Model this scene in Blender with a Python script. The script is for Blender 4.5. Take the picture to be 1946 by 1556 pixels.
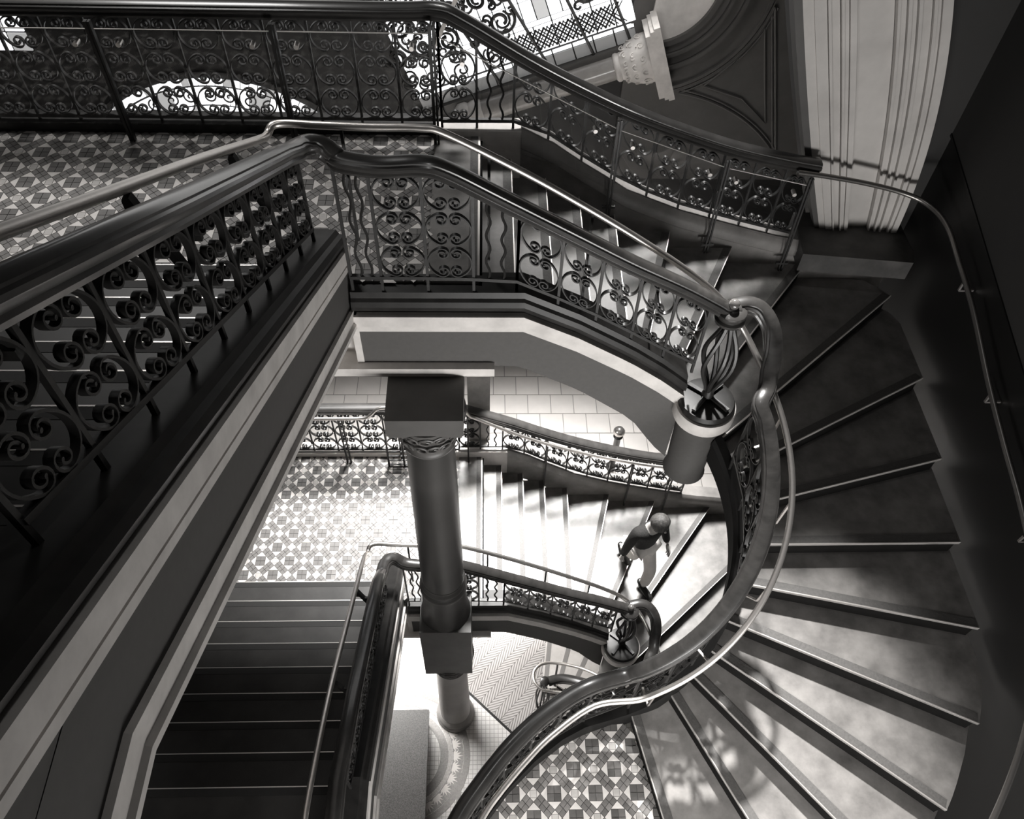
import bpy, math, random
from mathutils import Vector, Matrix
random.seed(7)
for _o in list(bpy.data.objects):
    bpy.data.objects.remove(_o)
SC = bpy.context.scene
COL = SC.collection
PI = math.pi

# ------------------------------------------------------------------ camera
cam = bpy.data.cameras.new('camera')
cam.sensor_width = 36.0
cam.sensor_fit = 'HORIZONTAL'
cam.lens = 1552.56 / 1946 * 36
cam.clip_start = 0.02
cam.clip_end = 100
camo = bpy.data.objects.new('camera', cam)
COL.objects.link(camo)
CP, CY, CR = math.radians(52.607), math.radians(3.0626), math.radians(-2.3966)
_f = Vector((math.sin(CY) * math.cos(CP), math.cos(CY) * math.cos(CP), -math.sin(CP)))
_r = Vector((math.cos(CY), -math.sin(CY), 0))
_d = _f.cross(_r)
_r2 = math.cos(CR) * _r + math.sin(CR) * _d
_d2 = -math.sin(CR) * _r + math.cos(CR) * _d
CZ = 8.0747
_m = Matrix((_r2, -_d2, -_f)).transposed().to_4x4()
camo.matrix_world = Matrix.Translation((0, 0, CZ)) @ _m
SC.camera = camo

# ------------------------------------------------------------------ light
world = bpy.data.worlds.new('world')
world.use_nodes = True
_bg = world.node_tree.nodes['Background']
_bg.inputs[0].default_value = (1.0, 0.97, 0.94, 1)
_bg.inputs[1].default_value = 0.012
SC.world = world


def area(name, loc, target, sx, sy, power, spread=180):
    l = bpy.data.lights.new(name, 'AREA')
    l.shape = 'RECTANGLE'
    l.size, l.size_y, l.energy = sx, sy, power
    l.spread = math.radians(spread)
    l.color = (1.0, 0.985, 0.965)
    o = bpy.data.objects.new(name, l)
    COL.objects.link(o)
    o.location = loc
    o.rotation_euler = (Vector(target) - Vector(loc)).to_track_quat('-Z', 'Y').to_euler()
    return o


area('assumed_window_light', (1.3, 10.5, 9.8), (0.1, 5.5, -1.0), 4.0, 3.0, 560, 37)  # assumed daylight, no window modelled; beam narrowed to the lower landing and steps
area('low_tread_fill_light', (0.5, -1.2, 3.0), (1.5, 1.9, 1.9), 1.6, 0.8, 105, 140)  # added fill for the lowest curved steps, no window modelled here
area('cornice_fill_light', (2.5, -2.6, 2.4), (-0.2, 3.5, 4.2), 1.6, 1.2, 92, 100)  # added to brighten the pale bands and arch jamb, no window behind it
area('upper_tile_fill_light', (-3.4, 7.6, 10.6), (-3.0, 4.2, 4.6), 2.0, 2.0, 40, 58)  # unseen light added for the upper tiles and left rails
area('wood_rail_glint_light', (-1.5, 10.2, 4.8), (-1.5, 3.0, 5.0), 7.0, 2.3, 48, 180)  # panel added so that the wooden rails catch highlights
area('steel_rail_glint_light', (0.8, 2.8, 11.6), (0.8, 2.8, 0.0), 0.4, 0.4, 17, 160)  # small light added overhead to whiten the steel rails
area('arch_bay_fill_light', (1.6, 9.3, 4.5), (2.2, 10.4, 2.3), 0.6, 0.6, 16, 150)  # wash added for the engaged column and arch, no fitting
area('ground_floor_fill_light', (-1.5, 4.7, -0.5), (-0.2, 3.0, -3.05), 2.0, 1.2, 300, 170)  # added fill, hidden below the lower landing slab
_sp = bpy.data.lights.new('tread_beam_light', 'SPOT')  # added narrow beam, shaped to keep to the lower curved steps
_sp.energy = 21000
_sp.spot_size = math.radians(15.5)
_sp.spot_blend = 1.0
_sp.shadow_soft_size = 0.22
_sp.color = (1.0, 0.985, 0.965)
_spo = bpy.data.objects.new('tread_beam_light', _sp)
COL.objects.link(_spo)
_spo.location = (1.6, 9.0, 12.0)
_spo.rotation_euler = (Vector((1.8, 1.0, 1.9)) - Vector((1.6, 9.0, 12.0))).to_track_quat('-Z', 'Y').to_euler()
VS = SC.view_settings
VS.view_transform = 'Standard'
VS.look = 'None'
VS.gamma = 1
VS.exposure = 0.0
VS.use_curve_mapping = False

# ------------------------------------------------------------------ levels
R_ = 0.1696                     # riser
TU, TL = 4.5735, 0.0            # upper and lower landing
TG = -3.0526                    # ground floor
HH = 1.5209                     # half landing between them
CC = Vector((0.97, 2.84))       # centre of the winding steps


# ------------------------------------------------------------------ materials
MATS = {}


def mat(name, col, rough=0.5, metal=0.0, var=0.0, scale=8.0, bump=0.0, coat=0.0, emit=0.0, rnd=0.0, spec=0.5, stretch=None):
    if name in MATS:
        return MATS[name]
    m = bpy.data.materials.new(name)
    m.use_nodes = True
    nt = m.node_tree
    b = nt.nodes['Principled BSDF']
    c = (col, col * 0.955, col * 0.915) if not isinstance(col, tuple) else col
    b.inputs['Base Color'].default_value = (*c, 1)
    b.inputs['Roughness'].default_value = rough
    b.inputs['Metallic'].default_value = metal
    b.inputs['Specular IOR Level'].default_value = spec
    b.inputs['Coat Weight'].default_value = coat
    b.inputs['Coat Roughness'].default_value = 0.15
    if emit:
        b.inputs['Emission Color'].default_value = (*c, 1)
        b.inputs['Emission Strength'].default_value = emit
    if var or bump or rnd:
        tc = nt.nodes.new('ShaderNodeTexCoord')
        mp = nt.nodes.new('ShaderNodeMapping')
        nt.links.new(tc.outputs['Object'], mp.inputs[0])
        if stretch:
            mp.inputs['Scale'].default_value = stretch
        nz = nt.nodes.new('ShaderNodeTexNoise')
        nz.inputs['Scale'].default_value = scale
        nz.inputs['Detail'].default_value = 6
        nz.inputs['Roughness'].default_value = 0.6
        nt.links.new(mp.outputs[0], nz.inputs['Vector'])
        if var or rnd:
            mr = nt.nodes.new('ShaderNodeMapRange')
            mr.inputs['From Min'].default_value = 0.3
            mr.inputs['From Max'].default_value = 0.7
            mr.inputs['To Min'].default_value = 1 - var
            mr.inputs['To Max'].default_value = 1 + var
            nt.links.new(nz.outputs['Fac'], mr.inputs['Value'])
            fac = mr.outputs[0]
            if rnd:
                oi = nt.nodes.new('ShaderNodeObjectInfo')
                m2 = nt.nodes.new('ShaderNodeMapRange')
                m2.inputs['To Min'].default_value = 1 - rnd
                m2.inputs['To Max'].default_value = 1 + rnd
                nt.links.new(oi.outputs['Random'], m2.inputs['Value'])
                mm = nt.nodes.new('ShaderNodeMath')
                mm.operation = 'MULTIPLY'
                nt.links.new(fac, mm.inputs[0])
                nt.links.new(m2.outputs[0], mm.inputs[1])
                fac = mm.outputs[0]
            vm = nt.nodes.new('ShaderNodeVectorMath')
            vm.operation = 'SCALE'
            vm.inputs[0].default_value = c
            nt.links.new(fac, vm.inputs['Scale'])
            nt.links.new(vm.outputs[0], b.inputs['Base Color'])
        if bump:
            bp = nt.nodes.new('ShaderNodeBump')
            bp.inputs['Strength'].default_value = bump
            bp.inputs['Distance'].default_value = 0.01
            nt.links.new(nz.outputs['Fac'], bp.inputs['Height'])
            nt.links.new(bp.outputs[0], b.inputs['Normal'])
    MATS[name] = m
    return m


wood = mat('dark_polished_wood', 0.035, 0.33, var=0.35, scale=6, coat=0.5, stretch=(1, 1, 4))
iron = mat('black_wrought_iron', 0.016, 0.42, var=0.2, scale=20, bump=0.1)
steel = mat('brushed_steel', 0.8, 0.38, metal=1.0, var=0.06, scale=30)
stone_d = mat('dark_kerb_stone', 0.02, 0.42, var=0.45, scale=7, bump=0.05, spec=0.28)
stone_m = mat('grey_string_stone', 0.2, 0.45, var=0.3, scale=5, bump=0.05)
plast_l = mat('pale_painted_plaster', 0.6, 0.6, var=0.16, scale=6, bump=0.05)
plast_m = mat('taupe_painted_plaster', 0.075, 0.75, var=0.06, scale=30, bump=0.03)
plast_w = mat('white_plaster', 0.75, 0.7, var=0.05, scale=5)
tread_m = mat('worn_grey_tread', 0.2, 0.36, var=0.4, scale=4.5, bump=0.04)
tread_d = mat('shaded_tread', 0.03, 0.42, var=0.4, scale=3, bump=0.03, spec=0.35)  # tread copy for the straight flights, shade put into its darker colour
strip_d = mat('black_grip_strip', 0.014, 0.7, var=0.2, scale=60)
strip_m = mat('grip_strip', 0.09, 0.6, var=0.2, scale=60, bump=0.2)
nose_m = mat('metal_nosing', 0.7, 0.3, metal=0.6)
riser_m = mat('shaded_riser', 0.006, 0.7, var=0.2, spec=0.08)  # near-black: the shade on the risers is put into the colour
t_dark = mat('tile_dark_grey', 0.15, 0.5, var=0.15, scale=14, rnd=0.35)
t_mid = mat('tile_mid_grey', 0.19, 0.5, var=0.15, scale=14, rnd=0.3)
t_white = mat('tile_white', 0.72, 0.5, var=0.08, scale=14, rnd=0.08)
t_pale = mat('tile_pale_grey', 0.5, 0.5, var=0.1, scale=14, rnd=0.12)
grout = mat('tile_grout', 0.07, 0.8, var=0.2, scale=30)
marble = mat('pale_marble', 0.78, 0.35, var=0.06, scale=2)
granite = mat('speckled_granite', 0.055, 0.45, var=0.75, scale=90)
wall_dk = mat('dark_painted_wall', 0.004, 0.6, var=0.15, scale=2)
wall_bl = mat('black_dado', 0.006, 0.45, var=0.2, scale=2)
wall_br = mat('brown_wall', 0.022, 0.7, var=0.2, scale=1.2)
panel_m = mat('brown_panel', 0.07, 0.6, var=0.15, scale=3)
skin_m = mat('skin', 0.42, 0.5)
cloth_d = mat('black_knit', 0.018, 0.85, var=0.4, scale=60, bump=0.4)
cloth_w = mat('white_trousers', 0.88, 0.8, var=0.08, scale=9, bump=0.3)
shoe_m = mat('black_shoe_leather', 0.015, 0.4)
hair_m = mat('grey_brown_hair', 0.07, 0.6, var=0.6, scale=40, bump=0.6, stretch=(1, 1, 0.2))
lead_m = mat('window_lead', 0.012, 0.5)
pane_w = mat('lit_white_pane', (0.97, 0.98, 1.0), 0.4, emit=1.25)
pane_g = mat('lit_grey_pane', (0.5, 0.5, 0.5), 0.4, emit=0.75)
pane_d = mat('tinted_pane', (0.25, 0.25, 0.25), 0.4, emit=0.3)


def glass_mat():
    m = bpy.data.materials.new('clear_glass')
    m.use_nodes = True
    nt = m.node_tree
    nt.nodes.clear()
    o = nt.nodes.new('ShaderNodeOutputMaterial')
    mx = nt.nodes.new('ShaderNodeMixShader')
    t = nt.nodes.new('ShaderNodeBsdfTransparent')
    t.inputs[0].default_value = (0.95, 0.95, 0.95, 1)
    g = nt.nodes.new('ShaderNodeBsdfGlossy')
    g.inputs['Roughness'].default_value = 0.02
    g.inputs[0].default_value = (1, 1, 1, 1)
    mx.inputs[0].default_value = 0.025
    nt.links.new(t.outputs[0], mx.inputs[1])
    nt.links.new(g.outputs[0], mx.inputs[2])
    nt.links.new(mx.outputs[0], o.inputs[0])
    return m


glass = glass_mat()
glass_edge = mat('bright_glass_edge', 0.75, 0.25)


def mosaic_mat():
    m = bpy.data.materials.new('mosaic_marble')
    m.use_nodes = True
    nt = m.node_tree
    b = nt.nodes['Principled BSDF']
    tc = nt.nodes.new('ShaderNodeTexCoord')
    br = nt.nodes.new('ShaderNodeTexBrick')
    br.offset = 0.0
    br.inputs['Scale'].default_value = 1.0
    br.inputs['Brick Width'].default_value = 0.055
    br.inputs['Row Height'].default_value = 0.055
    br.inputs['Mortar Size'].default_value = 0.0035
    br.inputs['Color1'].default_value = (0.78, 0.76, 0.74, 1)
    br.inputs['Color2'].default_value = (0.70, 0.68, 0.66, 1)
    br.inputs['Mortar'].default_value = (0.42, 0.4, 0.38, 1)
    nt.links.new(tc.outputs['Object'], br.inputs['Vector'])
    nt.links.new(br.outputs[0], b.inputs['Base Color'])
    b.inputs['Roughness'].default_value = 0.35
    return m


mosaic = mosaic_mat()


def rib_mat(name, ang):
    m = bpy.data.materials.new(name)
    m.use_nodes = True
    nt = m.node_tree
    b = nt.nodes['Principled BSDF']
    tc = nt.nodes.new('ShaderNodeTexCoord')
    mp = nt.nodes.new('ShaderNodeMapping')
    mp.inputs['Rotation'].default_value = (0, 0, ang)
    wv = nt.nodes.new('ShaderNodeTexWave')
    wv.inputs['Scale'].default_value = 10.0
    wv.inputs['Distortion'].default_value = 0.4
    cr = nt.nodes.new('ShaderNodeValToRGB')
    cr.color_ramp.elements[0].color = (0.14, 0.13, 0.125, 1)
    cr.color_ramp.elements[1].color = (0.42, 0.4, 0.385, 1)
    cr.color_ramp.elements[1].position = 0.6
    nt.links.new(tc.outputs['Object'], mp.inputs[0])
    nt.links.new(mp.outputs[0], wv.inputs[0])
    nt.links.new(wv.outputs['Fac'], cr.inputs[0])
    nt.links.new(cr.outputs[0], b.inputs['Base Color'])
    b.inputs['Roughness'].default_value = 0.8
    return m


# ------------------------------------------------------------------ helpers
class MB:
    def __init__(s):
        s.v, s.f, s.mi = [], [], []

    def add(s, vs, fs, mi=0):
        n = len(s.v)
        s.v += [tuple(v) for v in vs]
        s.f += [tuple(i + n for i in f) for f in fs]
        s.mi += [mi] * len(fs)

    def box(s, x0, x1, y0, y1, z0, z1, mi=0):
        s.add([(x0, y0, z0), (x1, y0, z0), (x1, y1, z0), (x0, y1, z0), (x0, y0, z1), (x1, y0, z1), (x1, y1, z1), (x0, y1, z1)],
              [(3, 2, 1, 0), (4, 5, 6, 7), (0, 1, 5, 4), (1, 2, 6, 5), (2, 3, 7, 6), (3, 0, 4, 7)], mi)

    def prism(s, poly, z0, z1, mi=0, bottom=True):
        n = len(poly)
        a = sum(poly[i][0] * poly[(i + 1) % n][1] - poly[(i + 1) % n][0] * poly[i][1] for i in range(n))
        if a < 0:
            poly = poly[::-1]
        vs = [(p[0], p[1], z0) for p in poly] + [(p[0], p[1], z1) for p in poly]
        fs = [tuple(range(n, 2 * n))] + [(i, (i + 1) % n, n + (i + 1) % n, n + i) for i in range(n)]
        if bottom:
            fs.append(tuple(range(n - 1, -1, -1)))
        s.add(vs, fs, mi)

    def wallprism(s, poly, y0, y1, mi=0):     # polygon in (x, z), front at y0 (smaller y)
        n = len(poly)
        a = sum(poly[i][0] * poly[(i + 1) % n][1] - poly[(i + 1) % n][0] * poly[i][1] for i in range(n))
        if a < 0:
            poly = poly[::-1]
        vs = [(p[0], y0, p[1]) for p in poly] + [(p[0], y1, p[1]) for p in poly]
        fs = [tuple(range(n)), tuple(range(2 * n - 1, n - 1, -1))]
        fs += [((i + 1) % n, i, n + i, n + (i + 1) % n) for i in range(n)]
        s.add(vs, fs, mi)

    def sweep(s, path, prof, vertical=False, closed=False, mi=0, caps=True):
        path = [Vector(p) for p in path]
        n, k = len(path), len(prof)
        Z = Vector((0, 0, 1))
        vs = []
        for i, p in enumerate(path):
            if closed:
                t = path[(i + 1) % n] - path[i - 1]
            else:
                t = path[min(i + 1, n - 1)] - path[max(i - 1, 0)]
            t.normalize()
            sd = t.cross(Z)
            if sd.length < 1e-4:
                sd = Vector((1, 0, 0))
            sd.normalize()
            up = Z if vertical else sd.cross(t)
            # mitre
            m = 1.0
            if vertical and 0 < i < n - 1:
                t1 = (path[i] - path[i - 1])
                t1.z = 0
                if t1.length > 1e-6:
                    t1.normalize()
                    cs = abs(sd.dot(t1.cross(Z)))
                    m = 1 / max(cs, 0.5)
            for a, b in prof:
                vs.append(p + sd * a * m + up * b)
        fs = []
        for i in range(n if closed else n - 1):
            j = (i + 1) % n
            for q in range(k):
                w = (q + 1) % k
                fs.append((i * k + q, i * k + w, j * k + w, j * k + q))
        if caps and not closed:
            fs.append(tuple(range(k - 1, -1, -1)))
            fs.append(tuple((n - 1) * k + q for q in range(k)))
        s.add(vs, fs, mi)

    def tube(s, path, r, k=10, mi=0, closed=False):
        path = [Vector(p) for p in path]
        n = len(path)
        t0 = (path[1] - path[0]).normalized()
        nrm = t0.orthogonal().normalized()
        vs = []
        pt = t0
        for i, p in enumerate(path):
            t = (path[(i + 1) % n] - path[i - 1]) if closed else (path[min(i + 1, n - 1)] - path[max(i - 1, 0)])
            t.normalize()
            q = pt.rotation_difference(t)
            nrm = q @ nrm
            nrm = (nrm - t * nrm.dot(t)).normalized()
            pt = t
            b = t.cross(nrm)
            rr = r[i] if isinstance(r, (list, tuple)) else r
            for a in range(k):
                an = 2 * PI * a / k
                vs.append(p + nrm * math.cos(an) * rr + b * math.sin(an) * rr)
        fs = []
        for i in range(n if closed else n - 1):
            j = (i + 1) % n
            for a in range(k):
                w = (a + 1) % k
                fs.append((i * k + a, i * k + w, j * k + w, j * k + a))
        if not closed:
            fs.append(tuple(range(k - 1, -1, -1)))
            fs.append(tuple((n - 1) * k + a for a in range(k)))
        s.add(vs, fs, mi)

    def lathe(s, c, prof, k=24, mi=0, axis=None):
        vs, fs = [], []
        q = Vector((0, 0, 1)).rotation_difference(Vector(axis)) if axis else None
        for r, z in prof:
            for a in range(k):
                an = 2 * PI * a / k
                p = Vector((r * math.cos(an), r * math.sin(an), z))
                if q:
                    p = q @ p
                vs.append(p + Vector(c))
        for i in range(len(prof) - 1):
            for a in range(k):
                w = (a + 1) % k
                fs.append((i * k + a, i * k + w, (i + 1) * k + w, (i + 1) * k + a))
        fs.append(tuple(range(k - 1, -1, -1)))
        fs.append(tuple((len(prof) - 1) * k + a for a in range(k)))
        s.add(vs, fs, mi)

    def bar(s, a, b, wx, wy, mi=0):
        a, b = Vector(a), Vector(b)
        t = (b - a).normalized()
        sd = t.cross(Vector((0, 0, 1)))
        if sd.length < 1e-3:
            sd = Vector((1, 0, 0))
        sd.normalize()
        up = sd.cross(t)
        vs = [p + sd * i * wx / 2 + up * j * wy / 2 for p in (a, b) for i, j in ((-1, -1), (1, -1), (1, 1), (-1, 1))]
        s.add(vs, [(0, 1, 2, 3)[::-1], (4, 5, 6, 7), (0, 1, 5, 4), (1, 2, 6, 5), (2, 3, 7, 6), (3, 0, 4, 7)], mi)

    def mesh(s, name, mats, smooth=False):
        me = bpy.data.meshes.new(name)
        me.from_pydata(s.v, [], s.f)
        for m in (mats if isinstance(mats, (list, tuple)) else [mats]):
            me.materials.append(m)
        if any(s.mi):
            me.polygons.foreach_set('material_index', s.mi)
        if smooth:
            me.polygons.foreach_set('use_smooth', [True] * len(me.polygons))
            try:
                me.set_sharp_from_angle(angle=math.radians(smooth if smooth is not True else 40))
            except Exception:
                pass
        me.update()
        return me


def link(name, me, parent=None, loc=None):
    o = bpy.data.objects.new(name, me)
    COL.objects.link(o)
    if loc is not None:
        o.location = loc
    if parent is not None:
        o.parent = parent
        o.matrix_parent_inverse = Matrix.Translation(-Vector(parent['_b'] if parent.type == 'EMPTY' else parent.location))
        o['_b'] = parent['_b']
    else:
        o['_b'] = (0.0, 0.0, 0.0)
    return o


def obj(name, mb, mats, parent=None, smooth=False):
    return link(name, mb.mesh(name, mats, smooth), parent)


def tag(o, label=None, cat=None, group=None, kind=None):
    if label:
        o['label'] = label
    if cat:
        o['category'] = cat
    if group:
        o['group'] = group
    if kind:
        o['kind'] = kind
    return o


def thing(name, label, cat, base=(0, 0, 0), group=None, kind=None):
    e = bpy.data.objects.new(name, None)
    COL.objects.link(e)
    e.empty_display_size = 0.1
    e.location = base
    e['_b'] = tuple(float(b) for b in base)
    return tag(e, label, cat, group, kind)


def cr(pts, n=8):
    """Catmull-Rom through points"""
    P = [Vector(p) for p in pts]
    out = []
    for i in range(len(P) - 1):
        a, b, c, d = P[max(i - 1, 0)], P[i], P[i + 1], P[min(i + 2, len(P) - 1)]
        for j in range(n):
            t = j / n
            out.append(0.5 * ((2 * b) + (c - a) * t + (2 * a - 5 * b + 4 * c - d) * t * t + (3 * b - a - 3 * c + d) * t ** 3))
    out.append(P[-1])
    return out


def interp(tab, x):
    if x <= tab[0][0]:
        return tab[0][1]
    for (x0, y0), (x1, y1) in zip(tab, tab[1:]):
        if x <= x1:
            return y0 + (y1 - y0) * (x - x0) / (x1 - x0)
    return tab[-1][1]


# ------------------------------------------------------------------ tiled floors
PX, PY = 0.31, 0.33226


def inside(p, poly):
    c = False
    n = len(poly)
    for i in range(n):
        x0, y0 = poly[i]
        x1, y1 = poly[i - 1]
        if (y0 > p[1]) != (y1 > p[1]) and p[0] < (x1 - x0) * (p[1] - y0) / (y1 - y0) + x0:
            c = not c
    return c


def tile_pieces():
    """pieces of one lattice cell in unit coordinates: (kind, centre, polygon)"""
    out = []
    A, S = 0.335, 0.165                     # half diagonals of the big and small diamonds

    def put(mi, poly):
        cx = sum(p[0] for p in poly) / len(poly)
        cy = sum(p[1] for p in poly) / len(poly)
        out.append((mi, (cx, cy), [(p[0] - cx, p[1] - cy) for p in poly]))
    for cx, cy in ((0, 0), (0.5, 0.5)):
        h = A / 2
        for i in (-1, 0):
            for j in (-1, 0):
                put(0, [(cx + i * h, cy + j * h), (cx + (i + 1) * h, cy + j * h), (cx + (i + 1) * h, cy + (j + 1) * h), (cx + i * h, cy + (j + 1) * h)])
        for a in range(4):
            c, s = (1, 0, -1, 0)[a], (0, 1, 0, -1)[a]
            pts = [(h, -h), (A, 0), (h, h)]
            put(2, [(cx + c * x - s * y, cy + s * x + c * y) for x, y in pts])
        # four bands leaving each big diamond are shared: build the two on its right side
        for sy in (1, -1):
            p0 = Vector((cx + A, cy))
            d = Vector((-A, sy * A))        # along the diamond side
            w = Vector((S, sy * S))         # across the band
            for i in range(3):
                for j in range(2):
                    q = [p0 + d * (i + u) / 3 + w * (j + v) / 2 for u, v in ((0, 0), (1, 0), (1, 1), (0, 1))]
                    put(1, [(p.x, p.y) for p in q])
    for cx, cy in ((0.5, 0), (0, 0.5)):
        h = S / 2
        put(3, [(cx - h, cy - h), (cx + h, cy - h), (cx + h, cy + h), (cx - h, cy + h)])
        for a in range(4):
            c, s = (1, 0, -1, 0)[a], (0, 1, 0, -1)[a]
            put(2, [(cx + c * x - s * y, cy + s * x + c * y) for x, y in [(h, -h), (S, 0), (h, h)]])
    return out


TILE = tile_pieces()
TMESH = {}
camv = Vector((0, 0, CZ))


def in_frame(p):
    q = camo.matrix_world.inverted() @ Vector(p)
    u = -q.x / q.z * 1552.56
    v = q.y / q.z * 1552.56
    return abs(u) < 1000 and abs(v) < 800


def tiled(floor, x0, y0, z, poly, hidden=None):
    xs = [p[0] for p in poly]
    ys = [p[1] for p in poly]
    items = []
    for i in range(int((min(xs) - x0) / PX) - 2, int((max(xs) - x0) / PX) + 3):
        for j in range(int((min(ys) - y0) / PY) - 2, int((max(ys) - y0) / PY) + 3):
            for k, (mi, c, pg) in enumerate(TILE):
                p = (x0 + (i + c[0]) * PX, y0 + (j + c[1]) * PY)
                if inside(p, poly):
                    far = (Vector((*p, z)) - camv).length
                    if not in_frame((*p, z)):
                        far += 100
                    if hidden and inside(p, hidden):
                        far += 50
                    items.append((far, k, p))
    items.sort()
    ms = (t_dark, t_mid, t_white, t_pale)

    def shrink(pg):
        g = 0.0022
        out = []
        for a, b in pg:
            X, Y = a * PX, b * PY
            L = math.hypot(X, Y)
            out.append((X * (1 - g * 1.3 / L), Y * (1 - g * 1.3 / L)))
        return out
    for far, k, p in items[:300]:
        if k not in TMESH:
            mb = MB()
            mb.prism(shrink(TILE[k][2]), 0, 0.004, bottom=False)
            TMESH[k] = mb.mesh('tile', ms[TILE[k][0]])
        link('tile', TMESH[k], floor, (p[0], p[1], z))
    rest = MB()
    for far, k, p in items[300:]:
        pg = shrink(TILE[k][2])
        n = len(rest.v)
        rest.prism([(p[0] + a, p[1] + b) for a, b in pg], z, z + 0.004, TILE[k][0], bottom=False)
    if rest.f:
        tag(obj('tile_field', rest, ms, floor), kind='stuff')


def landing_floor(label, poly, z, x0, y0, thick=0.3, hidden=None):
    mb = MB()
    mb.prism(poly, z - thick, z - 0.002)
    o = obj('floor', mb, grout)
    tag(o, label, 'floor', kind='structure')
    tiled(o, x0, y0, z - 0.002, poly, hidden)
    return o


landing_floor('patterned tile landing at the upper level beside the dark balustrade',
              [(-4.4, 3.607), (-0.95, 3.607), (-0.95, 3.66), (-0.36, 3.66), (-0.36, 5.17), (-4.4, 5.17)], TU, -3.2283, 5.0843)
landing_floor('sunlit patterned tile landing on the level below, seen past the column',
              [(-3.3, 3.78), (-0.95, 3.78), (-0.95, 3.66), (-0.3, 3.66), (-0.3, 5.47), (-3.3, 5.47)], TL, -2.1208, 5.4356)
S_RAIL = [(1.0, 1.952), (0.74, 1.873), (0.556, 1.786), (0.337, 1.634), (0.125, 1.438), (-0.043, 1.235), (-0.172, 1.053), (-0.29, 0.8), (-0.36, 0.5)]
landing_floor('tiled half landing at the foot of the curved steps',
              [(-0.36, -0.6), (1.45, -0.6), (1.32, 1.1), (1.2, 1.55), (1.14, 1.83), (1.02, 1.93)] + [(x, y) for x, y in S_RAIL[1:]], HH, 0.8185, 1.7404)
# plain stone border strips of the landings
for nm, T, y0, y1 in (('upper', TU, 3.66, 5.17), ('lower', TL, 3.66, 5.47)):
    mb = MB()
    mb.box(-0.36, -0.04, y0, y1, T - 0.16, T + 0.001)
    o = obj('threshold_slab', mb, tread_m)
    tag(o, 'polished dark stone threshold slab at the edge of the %s tiled landing' % nm, 'slab')
    mb = MB()
    mb.box(-0.105, -0.05, y0, y1, T + 0.001, T + 0.004)
    obj('grip_strip', mb, strip_m, o)
    mb = MB()
    mb.box(-0.05, -0.036, y0, y1, T - 0.012, T + 0.003)
    obj('metal_nosing', mb, nose_m, o)
# left part of the half landing, behind the straight lower flight
mb = MB()
mb.box(-3.3, -0.95, -0.6, 1.49, HH - 0.3, HH)
tag(obj('floor', mb, tread_m), 'dark half landing at the top of the lower straight flight', 'floor', kind='structure')

# ------------------------------------------------------------------ ground floor
mb = MB()
mb.box(-6.5, 6.5, -2.0, 11.0, TG - 0.2, TG)
gf = tag(obj('floor', mb, mosaic), 'bright small-tile mosaic ground floor at the bottom of the stairwell', 'floor', kind='structure')
mb = MB()
mb.box(-0.19, 0.19, -0.196, 0.196, 0, 0.012)
FT = mb.mesh('floor_tile', mat('large_pale_tile', 0.74, 0.35, var=0.05, scale=3, rnd=0.05))
mb = MB()
mb.box(-4.2, 4.6, 6.35, 10.45, TG, TG + 0.004)
obj('tile_bed', mb, mat('tile_joint', 0.36, 0.8), gf)
for j in range(10):
    for i in range(22):
        x = -4.0 + i * 0.394 + (0.197 if j % 2 else 0)
        y = 6.55 + j * 0.41
        if x < 4.5 and in_frame((x, y, TG)):
            link('floor_tile', FT, gf, (x, y, TG))


def annulus(c, r0, r1, z, h, n=72, a0=0, a1=2 * PI):
    m = MB()
    vs, fs = [], []
    for i in range(n + 1):
        a = a0 + (a1 - a0) * i / n
        for r, zz in ((r0, z + h), (r1, z + h), (r1, z)):
            vs.append((c[0] + r * math.cos(a), c[1] + r * math.sin(a), zz))
    for i in range(n):
        b = 3 * i
        fs += [(b, b + 1, b + 4, b + 3), (b + 1, b + 2, b + 5, b + 4)]
    m.add(vs, fs)
    return m


MC = (-1.06, 2.86)
obj('mosaic_ring', annulus(MC, 0.475, 0.58, TG, 0.004), mat('mosaic_grey', 0.3, 0.5, var=0.2, scale=40), gf)
obj('mosaic_ring', annulus(MC, 0.585, 0.63, TG, 0.003), mat('mosaic_pale', 0.5, 0.5, var=0.2, scale=40), gf)
obj('mosaic_ring', annulus(MC, 0.635, 0.775, TG, 0.003), mat('mosaic_dark', 0.34, 0.5, var=0.25, scale=40), gf)
obj('mosaic_ring', annulus(MC, 0.78, 0.86, TG, 0.0035), MATS['mosaic_grey'], gf)
# palmettes around the ring
pm = MB()
for k in range(-3, 4):
    a = k * 0.42
    L = 0.075 - abs(k) * 0.008
    d = Vector((math.sin(a), math.cos(a)))
    n = Vector((d.y, -d.x))
    b = Vector((0, -0.06))
    q = [b, b + d * L * 0.8 + n * 0.013, b + d * L * 1.7, b + d * L * 0.8 - n * 0.013]
    pm.prism([(v.x, v.y) for v in q], 0, 0.005, bottom=False)
pme = pm.mesh('palmette', mat('mosaic_white', 0.8, 0.5))
for i in range(30):
    a = 2 * PI * i / 30
    o = link('palmette', pme, gf, (MC[0] + 0.705 * math.cos(a), MC[1] + 0.705 * math.sin(a), TG + 0.002))
    o.rotation_euler = (0, 0, a - PI / 2)
mb = MB()
mb.box(-0.37, -0.31, 0.5, 3.3, TG, TG + 0.004)
obj('mosaic_band', mb, MATS['mosaic_grey'], gf)

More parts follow.
